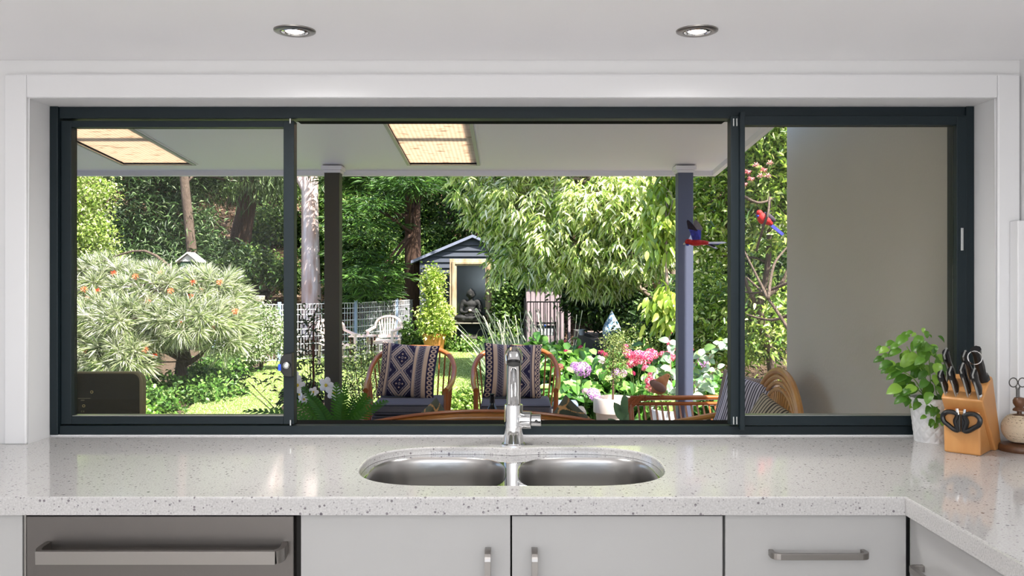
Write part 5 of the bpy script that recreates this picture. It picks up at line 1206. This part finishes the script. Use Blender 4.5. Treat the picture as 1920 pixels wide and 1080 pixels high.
for s in (-1,1): b.box(s*.16-.012,s*.16+.012,-.09,-.07,0,.60)
b.build('frame', M['black'], gr); MB().ell((-.03,-.09,.53),(.022,.022,.022)).build('ball', mat('bright_blue', (60,120,220), .4), gr, smooth='all')
wp = round_pot('small_white_pot', 'small white pot standing on top of the retaining wall', (X(1091,13.6),13.6,.45), .06, .09, mat('white_small_pot', (222,224,230), .5), 'pot', False)
ts = thing('mosaic_drop', 'pointed blue and white mosaic garden ornament under the dark shrubs', 'ornament', (X(1147,12.4),12.4,.42))
mm_ = bpy.data.materials.new('blue_mosaic'); mm_.use_nodes = True; n_ = mm_.node_tree.nodes; L_ = mm_.node_tree.links
v_ = n_.new('ShaderNodeTexVoronoi'); v_.inputs['Scale'].default_value = 46; r_ = n_.new('ShaderNodeValToRGB'); s_ = n_.new('ShaderNodeSeparateColor'); tcn = n_.new('ShaderNodeTexCoord'); L_.new(tcn.outputs['Object'], v_.inputs['Vector'])
L_.new(v_.outputs['Color'], s_.inputs[0]); L_.new(s_.outputs[0], r_.inputs[0]); r_.color_ramp.elements[0].color = lin((96,136,176))+(1,); r_.color_ramp.elements[1].color = lin((226,236,240))+(1,); r_.color_ramp.elements[0].position = .3; r_.color_ramp.elements[1].position = .7
L_.new(r_.outputs[0], n_['Principled BSDF'].inputs['Base Color']); n_['Principled BSDF'].inputs['Roughness'].default_value = .25
MB().lathe([(.06,0),(.11,.06),(.135,.14),(.13,.21),(.10,.28),(.06,.35),(.025,.42),(.002,.47)], seg=28).build('body', mm_, ts, smooth='all')
MB().lathe([(.09,0),(.09,.02),(.06,.03)], seg=20).build('base', rt, ts, smooth=True)
# birdhouse, bowl
bh = thing('birdhouse', 'small green birdhouse with pale gable roof above the grevillea', 'birdhouse', (X(358,15),15,.19))
MB().box(-.02,.02,-.02,.02,0,1.3).build('pole', bark, bh)
MB().prism([Vector(p) for p in ((-.14,0,1.28),(.14,0,1.28),(.14,0,1.42),(0,0,1.54),(-.14,0,1.42))], (0,-.12,0), (0,.24,0)).build('box', mat('dark_green_paint', (40,72,54), .6), bh)
gp_ = mat('pale_gable', (206,206,204), .7)
for s in (-1,1): MB().prism([Vector(p) for p in ((s*.20,0,1.42),(0,0,1.575),(0,0,1.60),(s*.20,0,1.445))], (0,-.18,0), (0,.36,0)).build('roof', gp_, bh)
MB().prism([Vector(p) for p in ((-.15,0,1.44),(.15,0,1.44),(0,0,1.56))], (0,-.135,0), (0,.014,0)).build('gable', gp_, bh)
bw = thing('stone_bowl', 'shallow grey-beige stone bowl behind the hedge, left of the mesh fence', 'bowl', (X(481,13.4),13.4,.93))
MB().lathe([(.06,0),(.09,.02),(.125,.09),(.128,.14),(.12,.145),(.11,.10),(.001,.08)], seg=28).build('bowl', mat('stone_bowl', (184,174,158), .8, bump=(40,.4)), bw, smooth=True)
pst = thing('bowl_stand', 'dark square stand under the stone bowl', 'stand', (X(481,13.4),13.4,0))
MB().box(-.15,.15,-.12,.12,.89,.93).build('top', M['black'], pst)
for sx in (-1,1):
    for sy in (-1,1): MB().box(sx*.12-.012,sx*.12+.012,sy*.09-.012,sy*.09+.012,0,.89).build('leg', M['black'], pst)
# boundary fence at right
bf = thing('boundary_fence', 'olive-grey ribbed metal boundary fence behind the flowering tree', 'fence', (4.4,11.5,.0))
olm = mat('olive_fence', (112,116,92), .6)
for i in range(22):
    x = -2.4+i*.24; MB().add([(x,0,.3),(x+.03,-.03,.3),(x+.19,-.03,.3),(x+.22,0,.3),(x,0,2.1),(x+.03,-.03,2.1),(x+.19,-.03,2.1),(x+.22,0,2.1),(x+.24,0,.3),(x+.24,0,2.1)], [(0,1,5,4),(1,2,6,5),(2,3,7,6),(3,8,9,7)]).build('ribbed_panel', olm, bf)
MB().box(-2.4,2.9,-.04,.02,2.1,2.15).build('top_rail', olm, bf)
# --- hydrangeas
hyd = plant('hydrangea', 'large-leaved hydrangea bush with pink and mauve flower heads filling the bed behind the chairs', 'shrub', (X(1100,8.4),8.4,0),
   [bl(1060,712,8.4,46,34),bl(1110,720,8.0,50,34),bl(1045,680,9.2,36,22),bl(1180,710,8.4,50,36),bl(1250,720,8.2,50,34),bl(1310,740,8.2,46,30),bl(1080,760,7.6,40,24),bl(1210,760,7.8,50,20),bl(1015,672,9.6,26,18)], 430, 13, .15, .12, .082,
   [(88,140,56),(116,168,74),(62,104,42),(150,194,104),(44,78,34)], [3,2.4,2.4,1.2,1.6], 'random', LMg, [([(X(1100,8.4),8.4,0),(X(1100,8.4),8.4,.4)],.02,.012)], 20, floor=.05, fold=.18, parts=260)
fm = col_mat('floret', .6)
def head(r, pal, n=190):
    k = np.arange(n)+.5; ph = np.arccos(1-1.55*k/n); th = PI*(1+5**.5)*k
    d = np.stack([np.cos(th)*np.sin(ph), np.sin(th)*np.sin(ph), np.cos(ph)*.8], 1); d += rng.normal(size=d.shape)*.04
    V, F, C_ = [], [], []; nn = unit(d); a = unit(np.cross(nn, np.array([.3,.2,1.0]))); b_ = np.cross(nn, a); cc = palette(n, pal, None, .12); s = r*.115
    for q in range(4):
        t = q*PI/2+.4; e = a*math.cos(t)+b_*math.sin(t); f = -a*math.sin(t)+b_*math.cos(t); base = len(V)*n*4
        vv = np.stack([d*r, d*r+e*s*.55+f*s*.5+nn*s*.25, d*r+e*s*1.1+nn*s*.1, d*r+e*s*.55-f*s*.5+nn*s*.25], 1).reshape(-1,3); V.append(vv)
        i = np.arange(n)[:,None]*4+q*n*4; F.append(i+np.array([[0,1,2,3]])); C_.append(np.repeat(cc,4,0))
    o = np_obj('flower_head', np.concatenate(V), np.concatenate(F), np.concatenate(C_), fm); me = o.data; bpy.data.objects.remove(o); return me
mauve = head(.062, [(206,150,214),(228,180,226),(186,120,200)]); pink = head(.055, [(226,70,112),(240,110,140),(208,44,90),(250,170,180)]); pale = head(.045, [(240,206,216),(232,180,200)]); lime = head(.045, [(206,220,150),(184,204,120)]); mag = head(.04, [(180,40,90),(210,60,110)], 90)
stalk = MB()
for px, py, d, me, s in ((1092,693,7.2,mauve,1.2),(1080,688,7.3,mauve,.8),(1128,675,7.8,pale,.8),(1106,675,7.8,lime,.9),(1113,740,7.0,mauve,.95),(1098,733,7.1,pale,.65),(1155,700,7.5,mauve,.7),(1168,700,7.4,pale,.8),
   (1178,665,7.3,pink,1.0),(1196,668,7.2,pink,1.1),(1208,672,7.1,pink,1.25),(1222,664,7.2,pink,1.0),(1185,683,7.2,pink,.9),(1260,648,7.4,pink,.85),(1255,668,7.2,pink,.9),(1244,666,7.3,pink,.7),(1228,706,7.0,pink,1.1),(1220,718,7.0,pink,.95),(1240,702,7.0,pink,.8),(1218,728,7.05,pink,.7),
   (1318,679,7.2,mauve,.8),(1326,684,7.3,lime,.6),(1333,708,7.4,lime,.6),(1172,650,8.4,pink,.6),(1062,660,8.6,mag,.8),(1050,688,8.0,mag,.9),(1040,692,8.1,mag,.7),(1088,652,8.8,mag,.7),(1128,662,8.2,mag,.9),(1136,665,8.2,mag,.6),(1060,640,9,mag,.5),(1256,622,8.2,mag,.6),(1297,655,7.6,mag,.5),(1187,700,7.6,mag,.6),(1210,690,7.5,pink,.6)):
    o = bpy.data.objects.new('flower_head', me); C.objects.link(o); o.parent = hyd; p = P(px,py,d); o.location = p-hyd.location; o.scale = (s,)*3; o.rotation_euler = (rng.uniform(.3,.9), rng.normal()*.2, rng.uniform(0,6))
    stalk.tube([p-Vector((0,0,.01)), p+Vector((rng.normal()*.03,.12,-.25))], .003, 5)
stalk.v = [tuple(Vector(p)-hyd.location) for p in stalk.v]; tag(stalk.build('flower_stalks', mat('green_stalk', (92,120,60), .6), hyd), kind='stuff')
# silvery broad-leaf plant in front of the right post: leaves are parts
sv = thing('variegated_shrub', 'pale silver-green broad-leaved shrub growing in front of the right post', 'shrub', (X(1290,6.3),6.3,0))
slm = [simple_leaf_mat('silver_leaf_a', (110,144,112), (140,170,130), .25), simple_leaf_mat('silver_leaf_b', (160,188,158), (184,206,170), .25), simple_leaf_mat('silver_leaf_c', (92,128,66), (124,156,88), .3)]
sme = [leaf_mesh('leaf', .085, .030, m_, .3, .2) for m_ in slm]; bs = MB(); org = P(1262,800,6.4)
for (px, py, d) in ((1355,640,6.2),(1345,690,6.1),(1300,740,6.0),(1320,655,6.2),(1255,640,6.5),(1230,690,6.5),(1330,720,6.2),(1285,700,6.2),(1245,720,6.3)):
    e = P(px,py,d); md = (org+e)/2+Vector((0,0,.06)); pth = smooth_path([org, md, e], 7); bs.tube([p-sv.location for p in pth], [.005]*7+[.003]*8, 5)
    for k in range(4, 15):
        for s in (-1,1):
            if rng.random() < .35: continue
            place_leaf(sme[int(rng.choice([0,0,1,1,2]))], pth[k]-sv.location, Vector((s*.7+rng.normal()*.3, -.4+rng.normal()*.3, -.15+rng.normal()*.4)), (rng.normal()*.3, -.8, .7), rng.uniform(.6,1.05), sv)
bs.build('stems', mat('pinkish_twig', (186,150,126), .7), sv)
# grey-green bold leaves beside the cream pot
bp_ = thing('bold_leaf_plant', 'dull green paddle-leaved plant by the cream pot at the settee corner', 'potted plant', (X(1172,5.6),5.6,0))
blm = leaf_mesh('leaf', .14, .036, simple_leaf_mat('paddle_leaf', (66,96,66), (88,118,80), .2), .25, .15)
for px, py, a, s in ((1172,775,-.5,1.0),(1165,790,.4,.8),(1175,765,-.1,1.0),(1180,790,.9,.7),(1160,785,-1.2,.6)):
    place_leaf(blm, P(px,py+14,5.55)-bp_.location, (a, -.2, .9), (0,-1,.3), s, bp_)
MB().lathe([(.07,0),(.10,.34),(.09,.34),(.085,.31),(.001,.31)], seg=20).build('pot', mat('white_pot2', (224,222,224), .6), bp_, smooth=True)
MB().tube([(0,0,.31),(0,-.02,.42)], .01, 6).build('stem', bark, bp_)
bx = plant('low_shrub', 'small round leafy shrub on the lawn between the two cane armchairs', 'shrub', (X(872,7.0),7.0,0), [bl(868,762,7.0,34,22,.15)], 150, 14, .08, .045, .024, [(116,150,60),(86,120,46),(160,186,96)], None, 'random', LM, None, 0, floor=.02)
rk = thing('folded_cloth', 'blue-grey folded tarp lying on the bed edge behind the right cane chair', 'cloth', (X(1060,6.9),6.9,0)); 
MB().box(-.10,.10,-.08,.08,.33,.385).build('bundle', mat('blue_grey_cloth', (104,118,142), .8), rk, bevel=.03, seg=4); MB().box(-.14,.16,-.12,.12,0,.33).build('stone_block', rt, rk, bevel=.02)
# --- birds
def feather_mat(name, c1, c2): return mat(name, c1, .7, noise=(60, c2, .8))
red = feather_mat('crimson_feathers', (206,30,24), (150,14,14)); blu = feather_mat('blue_feathers', (70,74,190), (44,46,120)); dkf = feather_mat('dark_wing_feathers', (34,28,44), (58,44,60)); whf = feather_mat('pale_blue_white_feathers', (206,210,240), (236,236,246)); gryf = feather_mat('grey_flight_feathers', (120,112,112), (92,82,86))
fr = thing('flying_rosella', 'red and blue rosella flying with raised wings in front of the right post', 'bird', P(1308,454,4.9))
k = 4.9/F_PX
def q3(px, py, dy=0): return Vector(((px-1308)*k, dy, -(py-454)*k))
b = MB(); b.ell(q3(1291,453.5), (.022,.019,.017)); b.ell(q3(1305,455), (.045,.024,.019)); b.ell(q3(1318,455), (.034,.02,.014)); b.tube([q3(1320,455),q3(1332,456)], [.014,.008], 8)
remeshed(b, 'body', red, fr, .004, 3)
MB().lathe([(.007,0),(.006,.006),(.002,.013)], q3(1284.5,456.5), 10, Matrix.Rotation(-PI/2-.5,3,'Y')).build('beak', mat('horn_beak', (206,196,180), .5), fr, smooth='all')
MB().ell(q3(1289,459), (.010,.014,.006)).build('cheek', blu, fr, smooth='all')
for s in (-1,1): MB().ell(q3(1289,451.5,s*.0165), (.0025,.002,.0025), None, 8, 5).build('eye', M['black'], fr, smooth='all')
def wing(root, pts, mA, mB, name='wing'):
    w_ = MB(); n = len(pts)
    vs_ = [root+Vector((-.018,0,0)), root+Vector((.030,0,-.002))]
    inner = MB().prism([Vector(p) for p in pts[:4]], (0,-.0025,0), (0,.005,0)).build(name, mA, fr)
    return inner
for s, root, tipx, tipy, lean in ((-1,q3(1301,450,-.02),1287,413,-.05),(1,q3(1306,449,.02),1310,410,.04)):
    ctr = [root+Vector((-.012,0,0)), root+Vector((.028,0,0))]
    tip = q3(tipx, tipy, s*.06); wv = MB()
    m1 = (root+tip)/2
    wv.add([ctr[0], ctr[1], m1+Vector((.030,0,-.006)), m1+Vector((-.014,0,.004)), ctr[0]+Vector((0,.004,0)), ctr[1]+Vector((0,.004,0)), m1+Vector((.030,.003,-.006)), m1+Vector((-.014,.003,.004))], [(0,1,2,3),(7,6,5,4),(0,3,7,4),(1,5,6,2),(0,4,5,1)])
    wo = wv.build('wing', blu, fr)
    for i in range(8):
        t_ = i/7; st_ = m1+Vector((-.014+.044*t_, .001, .004-.010*t_)); en = tip+Vector((-.006+.036*t_, 0, -.045*t_**1.6))
        u_ = (en-st_); sd = Vector((.0062,0,0))
        f_ = MB().prism([st_-sd, st_+sd, st_+u_*.8+sd*1.1, en, st_+u_*.8-sd*1.1], (0,-.0008,0), (0,.0016,0)).build('flight_feather', dkf if s < 0 else gryf, wo)
for i, (px, py, m_) in enumerate(((1362,455,whf),(1352,457,blu),(1342,463,dkf),(1346,466,whf),(1336,461,dkf))):
    st_ = q3(1326,455.5+i*.6,(i-2)*.004); en = q3(px,py,(i-2)*.006); nn = Vector((0,0,.0055))
    MB().prism([st_-nn, st_+(en-st_)*.8-nn*1.1, en, st_+(en-st_)*.8+nn*1.1, st_+nn], (0,-.001,0), (0,.002,0)).build('tail_feather', m_, fr)
pr_ = thing('perched_rosella', 'red rosella with blue cheek perched on a branch beside the rendered wall', 'bird', P(1433,408,6.4)); k = 6.4/F_PX
def q4(px, py, dy=0): return Vector(((px-1433)*k, dy, -(py-408)*k))
b = MB(); b.ell(q4(1424,400), (.026,.026,.026)); b.ell(q4(1430,410), (.040,.036,.046), Matrix.Rotation(-.6,3,'Y')); b.tube([q4(1428,404),q4(1440,415),q4(1448,421)], [.03,.032,.014], 10)
remeshed(b, 'body', red, pr_, .005, 3)
MB().lathe([(.009,0),(.008,.008),(.002,.017)], q4(1419,402), 10, Matrix.Rotation(-PI/2-.8,3,'Y')).build('beak', mat('dark_beak', (70,66,70), .5), pr_, smooth='all')
MB().ell(q4(1420.5,405), (.010,.022,.012)).build('cheek', blu, pr_, smooth='all')
for s in (-1,1):
    MB().ell(q4(1422,399,s*.0235), (.003,.002,.003), None, 8, 5).build('eye', M['black'], pr_, smooth='all')
    MB().ell(q4(1442,407,s*.026+.01), (.055,.010,.020), Matrix.Rotation(.65,3,'Y'), 12, 8).build('wing', dkf, pr_, smooth='all')
    MB().tube([q4(1429,417,s*.012),q4(1430,424,s*.012)], .004, 6).build('leg', gryf, pr_, smooth='all')
MB().prism([q4(1443,416),q4(1470,438),q4(1466,442),q4(1440,421)], (0,-.008,0), (0,.016,0)).build('tail', blu, pr_)
pbm = MB().tube(smooth_path([P(1418,470,6.6),P(1427,440,6.45),P(1431,426,6.4),P(1440,400,6.35),P(1443,370,6.5)],5), .009, 6); pbm.build('perch_branch', bark, rt_t, world=True, smooth='all')
# branches of the tree seen against the fence
brm = MB()
for pts in ([(1500,520),(1440,545),(1400,548),(1370,530)],[(1440,560),(1420,520),(1395,470),(1380,440)],[(1440,560),(1450,500),(1470,470),(1500,440)],[(1480,620),(1440,560),(1400,520)],[(1500,580),(1450,600),(1400,590)],[(1380,360),(1420,380),(1450,372)]):
    brm.tube(smooth_path([P(a,c_,7.3+.2*i) for i,(a,c_) in enumerate(pts)],5), [.016-.0008*i for i in range(5*(len(pts)-1)+1)], 6)
brm.build('bare_branch', bark, rt_t, world=True, smooth='all')
# dove
dv = thing('dove', 'brown dove perched on the top rail of the slatted cane settee', 'bird', (X(1238,5.06), 5.06, .6825)); k = 5.06/F_PX; z0 = 747
def q5(px, py, dy=0): return Vector(((px-1238)*k, dy, -(py-z0)*k+.003))
dm = mat('rosy_brown_feathers', (176,116,74), .8, noise=(16,(196,140,92),1)); dh = mat('grey_pink_feathers', (150,112,96), .8, noise=(20,(128,104,96),1))
b = MB(); b.ell(q5(1236,733), (.046,.040,.040), Matrix.Rotation(.25,3,'Y')); b.ell(q5(1240,724), (.036,.034,.040), Matrix.Rotation(.5,3,'Y')); b.tube([q5(1243,722),q5(1250,712)], [.030,.018], 12); b.ell(q5(1251,711.5), (.019,.016,.0165)); b.tube([q5(1230,736),q5(1226,742,.05)], [.025,.012], 8)
remeshed(b, 'body', dm, dv, .004, 4)
MB().lathe([(.0045,0),(.003,.008),(.0008,.018)], q5(1256,712.5), 8, Matrix.Rotation(PI/2+.35,3,'Y')).build('beak', mat('grey_beak', (84,80,80), .5), dv, smooth='all')
for s in (-1,1):
    MB().ell(q5(1252.5,710.5,s*.0148), (.0028,.002,.0028), None, 8, 5).build('eye', M['black'], dv, smooth='all')
    MB().ell(q5(1233,730,s*.034), (.048,.011,.026), Matrix.Rotation(.55,3,'Y'), 12, 8).build('wing', dh, dv, smooth='all')
    lg = MB(); lg.tube([q5(1236+s*3,741,s*.012),q5(1237+s*3.5,747,s*.010)], .0028, 6)
    for a in (-.6,0,.6): lg.tube([q5(1237+s*3.5,747,s*.010)+Vector((0,0,-.001)), q5(1237+s*3.5,747,s*.010)+Vector((.016*math.cos(a),-.016*math.sin(a)-.004,-.003))], .0022, 5)
    lg.build('leg', mat('pink_leg', (206,120,110), .6), dv, smooth='all')
MB().prism([q5(1228,738,.02),q5(1222,742,.05),q5(1219,745,.085),q5(1226,744,.085),q5(1233,742,.03)], (0,0,0), (.006,.004,.004)).build('tail', dh, dv)
